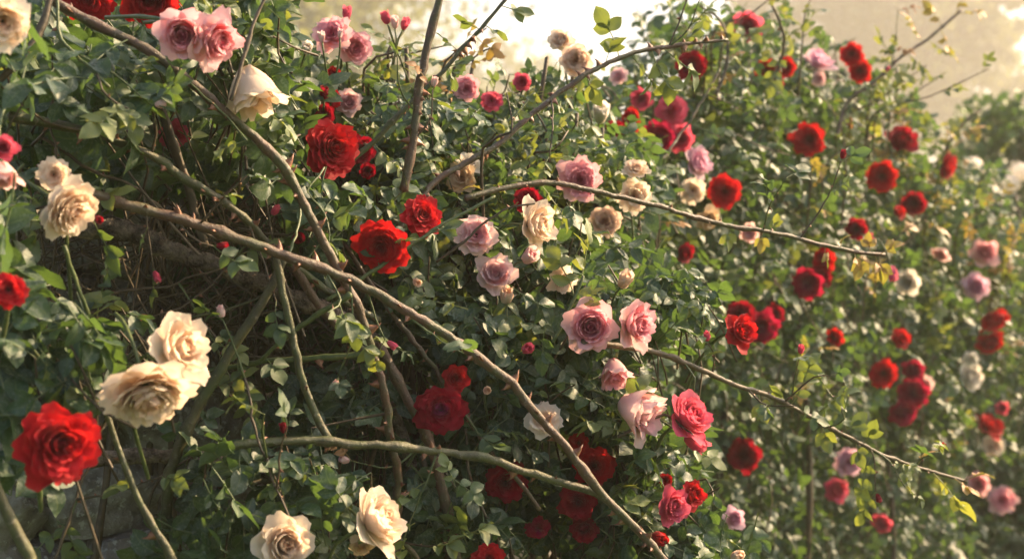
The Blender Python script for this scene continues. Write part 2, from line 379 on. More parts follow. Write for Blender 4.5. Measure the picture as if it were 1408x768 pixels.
# rings: count, length, half-width, base angle, tip angle, curl, wrap radius, start radius, height
ROSE = {
 'full': [(5, .40, .18, 10, -14, 20, .06, .01, .20), (7, .46, .22, 20, -8, 25, .08, .05, .18), (9, .50, .26, 34, -2, 40, .11, .09, .15), (10, .56, .30, 46, 4, 45, .15, .12, .11),
          (11, .66, .35, 60, 12, 50, .20, .13, .07), (11, .76, .41, 74, 26, 55, .28, .13, .03), (9, .88, .50, 84, 38, 55, .40, .12, .0), (7, .98, .56, 98, 58, 50, .55, .11, -.03)],
 'cup':  [(5, .46, .20, 8, -14, 15, .07, .02, .16), (7, .52, .26, 18, -12, 20, .10, .06, .14), (8, .60, .32, 30, -12, 28, .14, .09, .11), (9, .70, .38, 42, -10, 36, .19, .11, .07),
          (9, .80, .44, 54, -4, 46, .26, .11, .03), (8, .92, .50, 68, 12, 55, .36, .10, .0), (6, .98, .54, 88, 46, 50, .5, .10, -.03)],
 'blown': [(7, .34, .16, 24, 6, 50, .08, .04, .14), (8, .48, .26, 44, 14, 50, .14, .08, .10), (9, .64, .36, 62, 26, 50, .24, .09, .06), (9, .80, .45, 80, 44, 45, .36, .10, .02), (8, .96, .52, 96, 76, 40, .5, .10, -.02)],
 'side': [(5, .52, .22, 6, -12, 15, .08, .02, .14), (7, .60, .30, 16, -12, 22, .12, .05, .11), (8, .72, .37, 28, -8, 34, .17, .08, .07), (8, .84, .44, 42, -2, 50, .24, .09, .03), (8, .94, .50, 58, 14, 60, .34, .09, .0), (5, 1.0, .54, 80, 50, 50, .5, .09, -.03)],
 'bell': [(4, .72, .30, 14, -12, 10, .11, .02, .06), (5, .84, .38, 22, -8, 26, .16, .05, .03), (6, .96, .44, 32, -2, 60, .21, .07, .01), (5, 1.0, .48, 46, 8, 85, .28, .08, -.02)],
 'bud':  [(3, .80, .34, 16, -16, 8, .12, .02, .04), (4, .88, .42, 24, -14, 12, .17, .04, .02), (4, .90, .46, 34, -14, 30, .20, .05, .0)],
}
def rose_meshes(kind, seed):
    rng = np.random.default_rng(seed)
    parts = {'heart': MB(), 'petals': MB()}; allv = []
    rings = ROSE[kind]; nr = len(rings); data = []
    for k, (cnt, L, W, a0, a1, curl, wrap, r0, z0) in enumerate(rings):
        g = k / (nr - 1); off = rng.uniform(0, 6.28)
        for i in range(cnt):
            phi = off + 2 * math.pi * i / cnt + rng.normal(0, 0.14)
            j = 1 + rng.normal(0, 0.07)
            loose = 1.6 if kind == 'blown' else 1.0
            v, f, c = petal(L * j, W * (1 + rng.normal(0, .10)), a0 + rng.normal(0, 4 * loose), a1 + rng.normal(0, 6.5 * loose), curl * rng.uniform(.5, 1.4), wrap * rng.uniform(.8, 1.3),
                            phi, r0 + rng.uniform(-.01, .03), z0 + rng.normal(0, .015), (.008 + .024 * g) * loose, rng,
                            7, 7, refl=rng.uniform(-.02, .10) * g * loose)
            c[:, 1] = g; data.append(('heart' if k < nr // 2 else 'petals', v, f, c)); allv.append(v)
    av = np.concatenate(allv); R = np.percentile(np.hypot(av[:, 0], av[:, 1]), 98); zc = 0.5 * (av[:, 2].max() + av[:, 2].min()); hz = av[:, 2].max() - av[:, 2].min()
    for p, v, f, c in data: parts[p].add(v / R, [f], c)
    # calyx: hip and five sepals
    cal = MB(); prof = [(0.02, -.36), (.10, -.33), (.13, -.24), (.11, -.14), (.13, -.08), (.16, -.03)]
    if kind == 'bud': prof = [(0.02, -.46), (.14, -.42), (.20, -.30), (.16, -.16), (.20, -.06), (.26, .02)]
    a = np.linspace(0, 2 * math.pi, 10, endpoint=False)
    v = np.array([(r * math.cos(t), r * math.sin(t), z) for r, z in prof for t in a]); cal.add(v, [grid_faces(10, len(prof), 0, True)])
    for i in range(5):
        phi = i * 1.2566 + rng.normal(0, .1)
        aa = (26 if kind == 'bud' else 95) + rng.normal(0, 14)
        v, f, c = petal(.75 if kind == 'bud' else .6, .13, aa, aa + (-18 if kind == 'bud' else 40), 30, .12, phi, .12, -.06, .02, rng, 3, 6)
        v[:, 0:2] *= np.where(np.arange(len(v)) // 3 >= 5, .92, 1)[:, None]
        cal.add(v, [f], c)
    return parts, cal, zc / R, hz / R
TEMPL = {}
for kd, seeds in (('full', (11, 12, 13, 14, 15)), ('cup', (21, 22, 23, 24)), ('blown', (31, 32, 33, 34)), ('side', (41, 42, 43, 44)), ('bud', (51, 52, 53)), ('bell', (61, 62))):
    TEMPL[kd] = [rose_meshes(kd, s) for s in seeds]
MESHC = {}
def rose_mesh(kind, var, col):
    key = (kind, var, col)
    if key not in MESHC:
        parts, cal, zc, hz = TEMPL[kind][var]
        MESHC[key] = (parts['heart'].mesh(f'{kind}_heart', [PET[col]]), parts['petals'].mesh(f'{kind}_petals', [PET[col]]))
    ck = (kind, var)
    if ck not in MESHC: MESHC[ck] = TEMPL[kind][var][1].mesh('calyx', [M_SEPAL])
    return (*MESHC[key], MESHC[ck])

def front(px, py):
    d = float(np.interp(px, [0, 200, 400, 600, 800, 1000], [1.50, 1.62, 1.80, 1.93, 2.05, 2.25]))
    return d + 0.35 * max(0, (260 - py) / 260.) ** 1.2
def back(px, py):
    return float(np.interp(px, [700, 850, 1000, 1200, 1408], [2.8, 3.0, 3.35, 4.1, 5.1])) + 0.3 * max(0, (250 - py) / 250.) + 0.45 * max(0, (py - 400) / 400.)

# x, y, diameter (photo pixels), depth (None: hedge front, 'b': far hedge, number), colour, kind, facing right, facing up, group, label
R_, P_, C_ = 'red roses', 'pink roses', 'cream and white roses'
ROSES = [
 (118, -4, 84, None, 'red', 'full', .1, -.5, 'first red rose of the pair hanging from the top edge, cut by the frame'),
 (206, -2, 82, None, 'red', 'cup', .15, -.5, 'red rose at the top edge directly left above the twin pink roses'),
 (250, 48, 72, 1.62, 'pink', 'cup', .15, -.35, 'left bloom of the twin cupped pink roses above the brown cane'),
 (300, 56, 72, 1.64, 'pink', 'side', 0.75, -0.4, 'right bloom of the twin pink roses, turned sideways above the brown cane'),
 (4, 30, 92, 1.42, 'cream', 'blown', .5, -.3, 'cream rose in the top left corner, cut by the frame'),
 (6, 202, 38, 1.45, 'coral', 'side', .4, .1, 'bright pink half open rose at the left edge above cream roses'),
 (3, 240, 48, 1.46, 'pale', 'bell', .2, -.9, 'pale drooping rose under the bright pink one at the left edge'),
 (74, 240, 52, 1.56, 'cream', 'blown', .2, -.1, 'loose pale cream rose resting above the larger cream rose at left'),
 (99, 290, 96, 1.55, 'cream', 'full', 0.78, -0.45, 'peachy cream rose nodding to the right at the start of the long cane'),
 (346, 124, 84, 1.77, 'cream', 'bell', .28, -.94, 'faded cream rose hanging its head below the pink twins'),
 (240, 186, 46, 2.05, 'coral', 'blown', .2, 0, 'coral pink rose half hidden in shade between the upper canes'),
 (456, 46, 62, 2.26, 'pink', 'blown', -.2, .2, 'pink rose with two dark buds before it, at the hedge top'),
 (489, 66, 46, 2.30, 'pink', 'cup', .4, -.2, 'smaller rose pink bloom tucked under the pink rose at the hedge top'),
 (459, 102, 22, 2.28, 'red', 'cup', .1, .1, 'tiny red rose just below the pink roses at the hedge top'),
 (430, 122, 24, 2.25, 'red', 'cup', -.2, 0, 'small red rose among bronze buds above the big sunlit red rose'),
 (458, 136, 28, 2.26, 'red', 'blown', .2, -.1, 'small red rose beside the blush rose above the big sunlit red one'),
 (480, 140, 38, 2.28, 'pale', 'cup', .2, .1, 'blush rose beside small red ones above the big sunlit red rose'),
 (446, 156, 30, 2.22, 'crimson', 'full', 0, 0, 'dark crimson small rose directly above the big sunlit red rose'),
 (460, 204, 88, 2.0, 'red', 'full', 0.62, 0.05, 'large sunlit red rose facing right beside the steep brown cane'),
 (497, 206, 42, 2.12, 'crimson', 'cup', .3, 0, 'darker red rose tucked behind the large sunlit red rose'),
 (506, 235, 26, 2.10, 'crimson', 'blown', .1, -.3, 'small dark red rose below the large sunlit red rose'),
 (582, 296, 66, 1.98, 'red', 'blown', .35, .25, 'bright red ruffled rose, upper of two red ones right of centre cane crossing'),
 (524, 340, 80, 1.93, 'red', 'full', -.1, -.25, 'deep red rose crossed by a green twig just above the long brown cane'),
 (634, 243, 50, 2.18, 'faded', 'blown', -.2, .1, 'withered peach yellow rose behind the thin bent cane near centre'),
 (646, 224, 34, 2.20, 'white', 'side', .3, .6, 'ivory rose standing above the withered peach rose near centre'),
 (655, 322, 66, 2.05, 'pale', 'blown', .1, .25, 'lilac white fading rose, upper of the two near centre'),
 (681, 376, 58, 2.05, 'pale', 'side', .15, .35, 'blush rose with smooth round petals above a peach bud near centre'),
 (726, 274, 44, 2.18, 'crimson', 'blown', -.1, .2, 'dark red rose peeping out behind the cream rose near centre'),
 (742, 307, 62, 2.05, 'cream', 'side', 0.82, 0.05, 'warm cream half rose facing right in front of a dark red one'),
 (798, 247, 66, 2.28, 'pink', 'full', .05, .05, 'ruffled pink rose resting on the thin thorny cane'),
 (875, 230, 42, 2.42, 'cream', 'blown', .1, .7, 'loose cream rose standing on top of another cream rose'),
 (872, 270, 54, 2.42, 'cream', 'blown', .1, -.15, 'cream rose crossed by the thin thorny cane'),
 (832, 304, 48, 2.42, 'peach', 'full', -.1, .1, 'peach rose with spiralled heart hanging below the thin thorny cane'),
 (792, 82, 46, 2.48, 'peach', 'full', .05, -.05, 'round peach rose seen face on against the bright sky'),
 (771, 54, 36, 2.50, 'cream', 'cup', -.1, .4, 'small cream rose above the round peach rose against the sky'),
 (642, 121, 40, 2.38, 'pink', 'full', .1, .0, 'single fluffy pink rose above the hedge between two canes'),
 (718, 112, 26, 2.5, 'coral', 'cup', 0, .2, 'small rosy red bloom on the skyline right of the single pink rose'),
 (676, 138, 34, 2.5, 'coral', 'blown', 0, .2, 'flattened coral rose low on the skyline under the single pink rose'),
 (812, 449, 76, 1.98, 'pink', 'cup', -.05, .0, 'big open pink rose with cream outer petals, left of a pair'),
 (877, 446, 66, 2.0, 'pink', 'side', 0.74, 0.02, 'pink rose facing right, right hand one of the open pair'),
 (845, 511, 48, 2.02, 'pink', 'bell', .1, -.85, 'drooping pink rose below the open pink pair'),
 (878, 564, 74, 2.02, 'pale', 'bell', 0.78, -0.32, 'pale pink nodding rose seen from the side above coral red roses'),
 (950, 572, 68, 2.04, 'coral', 'side', 0.6, 0.52, 'tall coral red rose with pointed petals at the end of a twig'),
 (958, 608, 40, 2.05, 'coral', 'bud', .75, -.45, 'closed coral bud under the tall coral red rose'),
 (748, 576, 60, 2.0, 'cream', 'blown', .1, .5, 'cream rose half hidden behind the lower end of the long brown cane'),
 (606, 563, 74, 1.93, 'magheart', 'full', .05, .12, 'dark red rose with a magenta heart below a smaller red rose'),
 (627, 519, 38, 1.97, 'red', 'cup', .2, .2, 'small red rose directly above the magenta hearted rose'),
 (695, 664, 60, 2.05, 'crimson', 'full', 0, 0, 'dark crimson rose just under the lower thorny cane'),
 (818, 640, 60, 2.12, 'red', 'full', 0, .2, 'red rose behind the crossing of the two long canes'),
 (795, 690, 56, 2.1, 'crimson', 'full', -.05, -.1, 'dark red rose below the crossing of the two long canes'),
 (796, 608, 32, 2.12, 'red', 'blown', 0, .2, 'small red rose above the crossing of the two long canes'),
 (803, 728, 40, 2.12, 'crimson', 'cup', 0, -.3, 'shaded crimson rose low under the dark red one by the cane crossing'),
 (740, 727, 40, 2.12, 'magenta', 'blown', 0, -.4, 'dusky magenta rose low in the shade near the bottom'),
 (926, 696, 52, 2.05, 'coral', 'side', .55, .0, 'rosy red rose facing right near the bottom beside a smaller red one'),
 (956, 680, 40, 2.08, 'red', 'side', .55, .1, 'small red rose to the right of the rosy red one near the bottom'),
 (906, 738, 28, 2.08, 'red', 'bud', .4, -.2, 'small red bud near the bottom under the rosy red rose'),
 (916, 660, 20, 2.14, 'red', 'cup', .2, .2, 'tiny red rose above the rosy red rose near the bottom'),
 (1014, 764, 26, 2.1, 'peach', 'bud', .5, .4, 'peach bud at the bottom edge'),
 (672, 768, 48, 1.95, 'red', 'full', 0, .3, 'red rose cut by the bottom edge right of the cream pair'),
 (250, 478, 88, 1.56, 'cream', 'side', 0.84, 0.22, 'upright cream rose standing behind the largest cream rose'),
 (204, 546, 136, 1.50, 'cream', 'full', 0.36, -0.74, 'largest cream rose, nodding before the dark hollow over the wall'),
 (84, 611, 120, 1.42, 'red', 'full', .55, -.10, 'largest red rose, hanging at lower left in front of the stone wall'),
 (12, 398, 56, 1.42, 'red', 'blown', .3, .2, 'red rose with pale streaks behind a leaf at the left edge'),
 (393, 748, 82, 1.66, 'cream', 'cup', .45, .1, 'cream rose at the bottom edge, left one of two'),
 (522, 714, 80, 1.72, 'cream', 'side', .82, .48, 'cream rose tilted up to the right near the bottom edge'),
 (497, 750, 40, 1.73, 'faded', 'blown', .1, -.6, 'loose cream petals of a spent rose beneath the tilted cream rose'),
 # buds in the front bushes
 (477, 18, 24, 2.3, 'coral', 'bud', .1, .95, 'plump coral bud alone above the pink roses at the hedge top'),
 (530, 24, 20, 2.32, 'coral', 'bud', -.3, .9, 'leftmost of three small buds standing up at the hedge top'),
 (543, 30, 20, 2.32, 'pale', 'bud', .0, .95, 'middle one of three small buds standing up at the hedge top'),
 (557, 32, 20, 2.34, 'coral', 'bud', .35, .9, 'rightmost of three small buds standing up at the hedge top'),
 (442, 50, 16, 2.22, 'pale', 'bud', -.1, .95, 'left green bud in front of the pink rose at the hedge top'),
 (468, 46, 14, 2.22, 'pale', 'bud', .1, .95, 'right green bud in front of the pink rose at the hedge top'),
 (422, 66, 26, 2.2, 'white', 'bud', .3, .4, 'pale bud at the hedge top left of the pink roses'),
 (728, 352, 32, 2.03, 'pale', 'bud', .5, .35, 'creamy bud just under the warm cream half rose'),
 (764, 363, 34, 2.05, 'cream', 'bud', -.5, .45, 'cream bud lying sideways beside the green leaf tuft'),
 (774, 386, 40, 2.06, 'cream', 'side', .3, -.5, 'cream half open rose below the cream bud beside the leaf tuft'),
 (697, 406, 32, 2.03, 'peach', 'bud', .1, .8, 'peach bud with green sepals below the blush rose'),
 (725, 480, 24, 1.95, 'coral', 'bud', .4, .3, 'coral bud alone left of the open pink pair'),
 (409, 327, 28, 1.9, 'crimson', 'bud', .5, .0, 'round crimson bud above the long brown cane at left'),
 (573, 388, 20, 1.98, 'peach', 'bud', .4, -.2, 'small brownish peach bud under the deep red rose'),
 (670, 537, 18, 1.95, 'peach', 'bud', .1, .3, 'orange peach bud right of the magenta hearted rose'),
 (860, 384, 34, 2.1, 'peach', 'bud', .3, .6, 'peach bud above the open pink pair'),
 (446, 128, 22, 2.2, 'crimson', 'bud', .1, .8, 'bronze red bud above the big sunlit red rose'),
 # far hedge
 (1027, 37, 38, 'b', 'coral', 'cup', .3, .1, 'coral rose highest on the far hedge against the sky'),
 (952, 90, 42, 'b', 'crimson', 'full', -.1, .1, 'dark red rose near the tip of the arching cane on the skyline'),
 (882, 136, 28, 'b', 'coral', 'cup', 0, .1, 'small pink red rose alone above the coral cluster'),
 (925, 151, 44, 'b', 'coral', 'full', .1, .1, 'ruffled coral rose at the top of its cluster'),
 (905, 189, 44, 'b', 'magenta', 'full', 0, -.1, 'dusky rose at the lower left of the coral cluster'),
 (936, 190, 36, 'b', 'coral', 'cup', .3, 0, 'pink red rose at the lower right of the coral cluster'),
 (866, 166, 36, 'b', 'red', 'full', -.1, 0, 'glowing red rose left of the coral cluster behind a white bud'),
 (846, 178, 28, 'b', 'crimson', 'full', -.1, -.1, 'shaded crimson rose low left of the coral cluster'),
 (826, 155, 34, 2.7, 'white', 'bud', .1, .7, 'white bud standing before the glowing red rose'),
 (850, 104, 28, 'b', 'pale', 'blown', 0, .2, 'blush rose on the skyline under the arching cane'),
 (962, 223, 40, 'b', 'lilac', 'side', .3, .3, 'lilac pink rose leaning up right of the coral cluster'),
 (1054, 97, 34, 'b', 'red', 'full', -.2, .1, 'upper left red rose of the three under the skyline'),
 (1081, 93, 28, 'b', 'red', 'cup', .2, .1, 'upper right red rose of the three under the skyline'),
 (1065, 113, 32, 'b', 'magenta', 'full', 0, -.1, 'lower darker rose of the three under the skyline'),
 (1127, 82, 38, 'b', 'lilac', 'side', .1, .7, 'pale lilac rose on the skyline left of two stacked reds'),
 (1127, 108, 24, 'b', 'pale', 'blown', 0, 0, 'blush rose just below the pale lilac one on the skyline'),
 (1171, 74, 32, 'b', 'red', 'full', .1, .1, 'upper one of two stacked red roses on the skyline'),
 (1182, 97, 32, 'b', 'red', 'full', .2, -.1, 'lower one of two stacked red roses on the skyline'),
 (1113, 191, 46, 'b', 'red', 'full', .1, 0, 'bright red rose alone in the upper middle of the far hedge'),
 (1241, 191, 40, 'b', 'crimson', 'side', .4, .3, 'dark red rose leaning right at the hazy end of the hedge top'),
 (1213, 243, 44, 'b', 'red', 'full', 0, 0, 'round red rose face on below the hazy hedge top'),
 (1306, 230, 40, 'b', 'red', 'full', .5, 0, 'red rose turned right nearest the white pompon flowers'),
 (997, 263, 46, 'b', 'red', 'full', 0, 0, 'round red rose behind the middle of the thin thorny cane'),
 (952, 262, 38, 'b', 'cream', 'blown', -.1, .1, 'ragged cream rose just left of the round red rose'),
 (975, 301, 40, 'b', 'faded', 'blown', .1, -.2, 'cream rose behind the thin thorny cane under a ragged one'),
 (944, 348, 24, 'b', 'crimson', 'cup', 0, 0, 'small dark red rose in green shade under the thorny cane'),
 (1030, 320, 28, 'b', 'pale', 'blown', 0, 0, 'greyish blush rose behind the thorny cane'),
 (1018, 430, 42, 'b', 'crimson', 'full', -.1, .1, 'crimson rose at the left of the dusky magenta cluster'),
 (1048, 452, 48, 'b', 'magenta', 'full', 0, -.1, 'largest dusky magenta rose in its cluster'),
 (1066, 430, 26, 'b', 'crimson', 'cup', .2, .1, 'small crimson rose at the right of the dusky magenta cluster'),
 (1020, 455, 52, 2.15, 'red', 'side', .5, .2, 'sharp bright red half open rose in front of the dusky magenta cluster'),
 (1110, 391, 44, 'b', 'magenta', 'full', -.1, -.1, 'lowest and largest of three dark pink roses below the thorny cane'),
 (1130, 380, 30, 'b', 'crimson', 'cup', .2, 0, 'right one of three dark pink roses below the thorny cane'),
 (1132, 357, 28, 'b', 'red', 'cup', .1, .2, 'topmost of three dark roses below the thorny cane'),
 (1178, 315, 28, 'b', 'crimson', 'cup', .1, -.1, 'small red rose just above the tip of the thorny cane'),
 (1257, 281, 34, 'b', 'crimson', 'full', .1, 0, 'dark red rose below the round face on red rose'),
 (1238, 291, 18, 'b', 'red', 'cup', 0, 0, 'tiny red rose left of the dark red one near hedge end'),
 (1227, 376, 24, 3.3, 'coral', 'bud', .1, -.9, 'dried orange red bud hanging at the thorny cane tip'),
 (1247, 388, 32, 'b', 'white', 'cup', .1, 0, 'white rose right of the thorny cane tip'),
 (1355, 346, 38, 'b', 'pink', 'side', .45, .3, 'upper of two pink roses at the right end of the hedge'),
 (1342, 393, 36, 'b', 'lilac', 'cup', .1, 0, 'lower of two pink roses at the right end of the hedge'),
 (1293, 351, 28, 'b', 'pale', 'blown', 0, 0, 'faint blush rose left of the two pink roses at the hedge end'),
 (1368, 440, 36, 'b', 'red', 'side', .4, .1, 'upper of two touching red roses at the right end'),
 (1362, 473, 40, 'b', 'red', 'full', .3, -.1, 'lower of two touching red roses at the right end'),
 (1215, 513, 38, 'b', 'red', 'full', -.1, .1, 'red rose left of the magenta column in the lower hedge'),
 (1240, 465, 26, 'b', 'red', 'cup', 0, 0, 'small red rose above the magenta column in the lower hedge'),
 (1256, 507, 28, 'b', 'magenta', 'cup', 0, 0, 'topmost rose of the magenta column in the lower hedge'),
 (1255, 540, 42, 'b', 'magenta', 'full', .1, 0, 'middle rose of the magenta column in the lower hedge'),
 (1244, 568, 40, 'b', 'magenta', 'full', -.1, -.1, 'bottom rose of the magenta column in the lower hedge'),
 (1272, 529, 28, 'b', 'pale', 'blown', .2, 0, 'blush rose right beside the magenta column'),
 (1337, 517, 34, 'b', 'white', 'cup', .1, 0, 'white rose in the lower part of the hedge end'),
 (1335, 494, 24, 'b', 'white', 'blown', 0, .2, 'small loose white rose above another white one at the hedge end'),
 (1022, 625, 46, 'b', 'crimson', 'full', 0, 0, 'shadowed crimson rose deep in dark leaves at lower middle'),
 (1167, 635, 38, 'b', 'lilac', 'full', 0, 0, 'lilac rose under the low leafy cane, upper of two'),
 (1152, 673, 32, 'b', 'coral', 'cup', 0, 0, 'rosy pink rose below the lilac one under the leafy cane'),
 (1212, 719, 24, 'b', 'coral', 'cup', 0, 0, 'small pink rose lowest in the dark lower hedge'),
 (1010, 712, 34, 2.6, 'lilac', 'side', .3, .1, 'lilac half open rose low beside the front bush'),
 (1345, 665, 28, 'b', 'pink', 'cup', -.1, 0, 'small pink rose left of the larger pink one at lower right'),
 (1378, 686, 42, 'b', 'pink', 'blown', .2, .2, 'larger pink rose at the lower right edge'),
 (1362, 585, 34, 'b', 'red', 'side', .3, .2, 'red rose just above the pale cream one at right'),
 (1368, 612, 36, 'b', 'cream', 'blown', .1, 0, 'pale cream rose just under a red one at right'),
 (1148, 463, 20, 'b', 'red', 'cup', 0, 0, 'tiny red rose right of the dusky magenta cluster'),
 (1195, 330, 20, 'b', 'coral', 'bud', 0, .2, 'tiny coral bud above the thorny cane tip'),
 (1378, 560, 16, 'b', 'coral', 'cup', 0, 0, 'tiny pink rose above the red and cream pair at right'),
]
INFO = []
rg = np.random.default_rng(3)
for r in ROSES:
    px, py, D, d, col, kd, fx, fy, lab = r
    if d is None: d = front(px, py)
    elif d == 'b': d = back(px, py) - 0.06
    INFO.append((P(px, py, d), D * K * d / 2, d))
BPOS = np.array([list(i[0]) for i in INFO]); BRAD = np.array([i[1] for i in INFO]); BPX = np.array([(r[0], r[1]) for r in ROSES], float)
BDEP = np.array([i[2] for i in INFO]); BDIA = np.array([r[2] for r in ROSES], float)
cnt = {}
GREEN_RIMMED = []
for bi, (r, (pos, rad, d)) in enumerate(zip(ROSES, INFO)):
    px, py, D, _, col, kd, fx, fy, lab = r
    k = (kd, col); var = cnt.get(kd, 0) % len(TEMPL[kd]); cnt[kd] = cnt.get(kd, 0) + 1
    if ROSES[bi][3] == 'b':
        fx = max(-.85, min(.85, fx + rg.normal(0, .34))); fy = max(-.7, min(.7, fy + rg.normal(-.05, .30)))
        if fx * fx + fy * fy > .8: fx *= .7; fy *= .7
    fz = math.sqrt(max(0.02, 1 - fx * fx - fy * fy))
    f = Vector((fx, -fz, fy)).normalized()
    heart, petals, calyx = rose_mesh(kd, var, col)
    zc, hz = TEMPL[kd][var][2:]
    s = rad * (.96 if ROSES[bi][3] == 'b' else .88)
    if kd in ('bud', 'bell'): s = rad / max(1, hz * .52)
    if kd in ('side', 'cup'): s = rad * (1.02 if ROSES[bi][3] == 'b' else .92) / (0.55 + 0.45 * max(abs(f.y), 0.4))
    base = pos - f * zc * s
    grp = ('rosebuds' if kd == 'bud' else {'red': R_, 'crimson': R_, 'magheart': R_, 'magenta': R_, 'coral': P_, 'pink': P_, 'pale': P_, 'lilac': P_}.get(col, C_))
    t = empty('rosebud' if kd == 'bud' else 'rose', base, lab, 'rosebud' if kd == 'bud' else 'rose', grp)
    q = f.to_track_quat('Z', 'Y') @ Matrix.Rotation(rg.uniform(0, 6.28), 3, 'Z').to_quaternion()
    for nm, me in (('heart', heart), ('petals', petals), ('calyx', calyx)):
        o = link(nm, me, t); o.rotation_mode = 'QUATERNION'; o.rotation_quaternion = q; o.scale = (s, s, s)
    # flower stalk: leaves the back of the bloom, bends down into the bush
    mb = MB(); b0 = np.array([0, 0, 0.]) - np.array(f) * s * 0.3
    back_ = np.array(f); droop = np.array([rg.normal(0, .02), .05 + .04 * rg.uniform(), -.06 - .05 * rg.uniform()])
    if fy < -.3: droop = np.array([rg.normal(-.03, .03), .06, .01])
    p1 = b0 - back_ * 0.035; p2 = p1 - back_ * 0.03 + droop * .6; p3 = p2 + droop
    rr = 0.0016 if D < 50 else 0.0022
    tube(mb, [b0, p1, p2, p3], [rr, rr, rr * 1.1, rr * 1.2], 6, 0.012, rg, 0.05)
    link('stalk', mb.mesh('stalk', [M_GREEN]), t)

# ------------------------------------------------------------------ canes
CANE_GUARD = []      # (px, py, radius px, depth)
def leaf_data(young, dry=False, hi=True):
    key = ('spray', round(young, 1), dry, hi, random.randrange(3))
    if key not in MESHC:
        mb = MB(); rng = np.random.default_rng(len(MESHC) + 100)
        T = YOUNG_SPRAY if not hi else SPRAY_HI
        place(mb, T[rng.integers(len(T))], np.zeros(3), np.eye(3), 1.0, 0.4 + rng.uniform(-.2, .3), young)
        MESHC[key] = mb.mesh('leaf_spray', [M_DRY if dry else M_LEAF])
    return MESHC[key]
random.seed(5)
def cane(label, pts, d0, d1, r0, r1, mat, group='thorny rose canes', thorn=42, tsize=0.0118, knob=0.06, guard=True, leaves=(), name='rose_cane', seed=0, sides=9, cat='cane', tail=None, wob=0.0008, shoots=0):
    rng = np.random.default_rng(1000 + seed); n = len(pts)
    acc = np.concatenate([[0], np.cumsum([math.dist(pts[i], pts[i + 1]) for i in range(n - 1)])]); acc /= acc[-1]
    W = [P(x, y, d0 + (d1 - d0) * a) for (x, y), a in zip(pts, acc)]
    rad = [(r0 + (r1 - r0) * a) * K * (d0 + (d1 - d0) * a) for a in acc]
    if tail:
        e0 = W[-1].copy()
        for q in (.10, .30, .6, 1.0): W.append(e0.lerp(Vector(tail), q)); rad.append(rad[-1])
    if guard:
        for i in range(n - 1):
            for t in np.linspace(0, 1, max(2, int(math.dist(pts[i], pts[i + 1]) / 12)), endpoint=False):
                a = acc[i] * (1 - t) + acc[i + 1] * t
                CANE_GUARD.append((pts[i][0] * (1 - t) + pts[i + 1][0] * t, pts[i][1] * (1 - t) + pts[i + 1][1] * t, (r0 + (r1 - r0) * a), d0 + (d1 - d0) * a))
    base = W[0]; mb = MB()
    fr = tube(mb, W, rad, sides, 0.009, rng, knob, wob)
    if thorn: thorns(mb, *fr, rng, thorn, tsize, 1)
    t = empty(name, base, label, cat, group)
    link('stem', mb.mesh('stem', [mat, M_THORN], offset=base), t)
    c, r = fr[0], fr[1]
    for lf in leaves:
        tt, ax, ay, size, young = lf[:5]; dry = len(lf) > 5 and lf[5]
        i = int(tt * (len(c) - 1)); p = c[i]
        dirw = np.array([ax, rng.normal(-.15, .25), ay]); nrmv = np.array([rng.normal(0.1, .3), -0.35 + rng.normal(0, .3), .8])
        R = rot_to(dirw, nrmv); M = Matrix(R.tolist()).to_4x4()
        o = link('leaf_spray', leaf_data(young, dry, size > 0.03), t)
        M.translation = Vector(p) - base
        o.matrix_basis = M @ Matrix.Scale(size, 4)
    for _ in range(shoots):
        SHOOTS.append((t, base, c[rng.integers(int(len(c) * .08), int(len(c) * .95))], d0, rng.integers(1 << 30)))
    return t
SHOOTS = []
def side_shoot(t, base, p, d0, seed):
    """a thin leafy side twig with its leaves, sometimes a bud at the tip"""
    rng = np.random.default_rng(seed); far = d0 > 3
    for attempt in range(8):
        L = rng.uniform(.05, .15); v = nrm(np.array([rng.normal(.35, .6), rng.normal(-.15, .35), rng.choice([-.8, .9]) + rng.normal(0, .3)]))
        pts = [p, p + v * L * .5 + rng.normal(0, .008, 3), p + v * L + np.array([0, 0, rng.normal(0, .02)])]
        LV = []
        for q in [pts[2]] + ([pts[1]] if rng.uniform() < .7 else []):
            R = rot_to(v + rng.normal(0, .6, 3), np.array([rng.normal(0, .4), -.45 + rng.normal(0, .3), .8])); LV.append((q, R, rng.uniform(.018, .032)))
        pr = np.concatenate([np.linspace(pts[0], pts[2], 7)] + [SPRAY_HI[0][3] * s_ @ R.T + q for q, R, s_ in LV])
        if clear_of(pr, True, True): break
    else: return
    mb = MB(); c, r, *fr = tube(mb, pts, [.0017, .0013, .0009], 6, .012, rng, .06, .001); thorns(mb, c, r, *fr, rng, 40, .005, 1)
    if rng.uniform() < .35:
        bm_ = rose_mesh('bud', int(rng.integers(3)), ['crimson', 'coral', 'pale'][rng.integers(3)])
    else: bm_ = None
    o = link('side_shoot', mb.mesh('side_shoot', [M_TWIG if rng.uniform() < .4 else M_GREEN, M_THORN], offset=base), t)
    for q, R, s_ in LV:
        lf = link('leaf_spray', leaf_data(float(np.clip(rng.normal(.3, .3), 0, 1)), rng.uniform() < (.25 if far else .02), True), o)
        M = Matrix(R.tolist()).to_4x4() @ Matrix.Scale(s_, 4); M.translation = Vector(q) - base; lf.matrix_basis = M
    if bm_:
        w = v + np.array([0, 0, .6]); R = rot_to(np.cross(w, [0.3, 1, .2]), w); M = Matrix(R.tolist()).to_4x4() @ Matrix.Scale(.0052, 4); M.translation = Vector(pts[2]) + Vector(R[:, 2] * .004) - base
        for me_, nm in zip(bm_, ('bud_heart', 'bud_petals', 'bud_calyx')):
            b_ = link(nm, me_, o); b_.matrix_basis = M
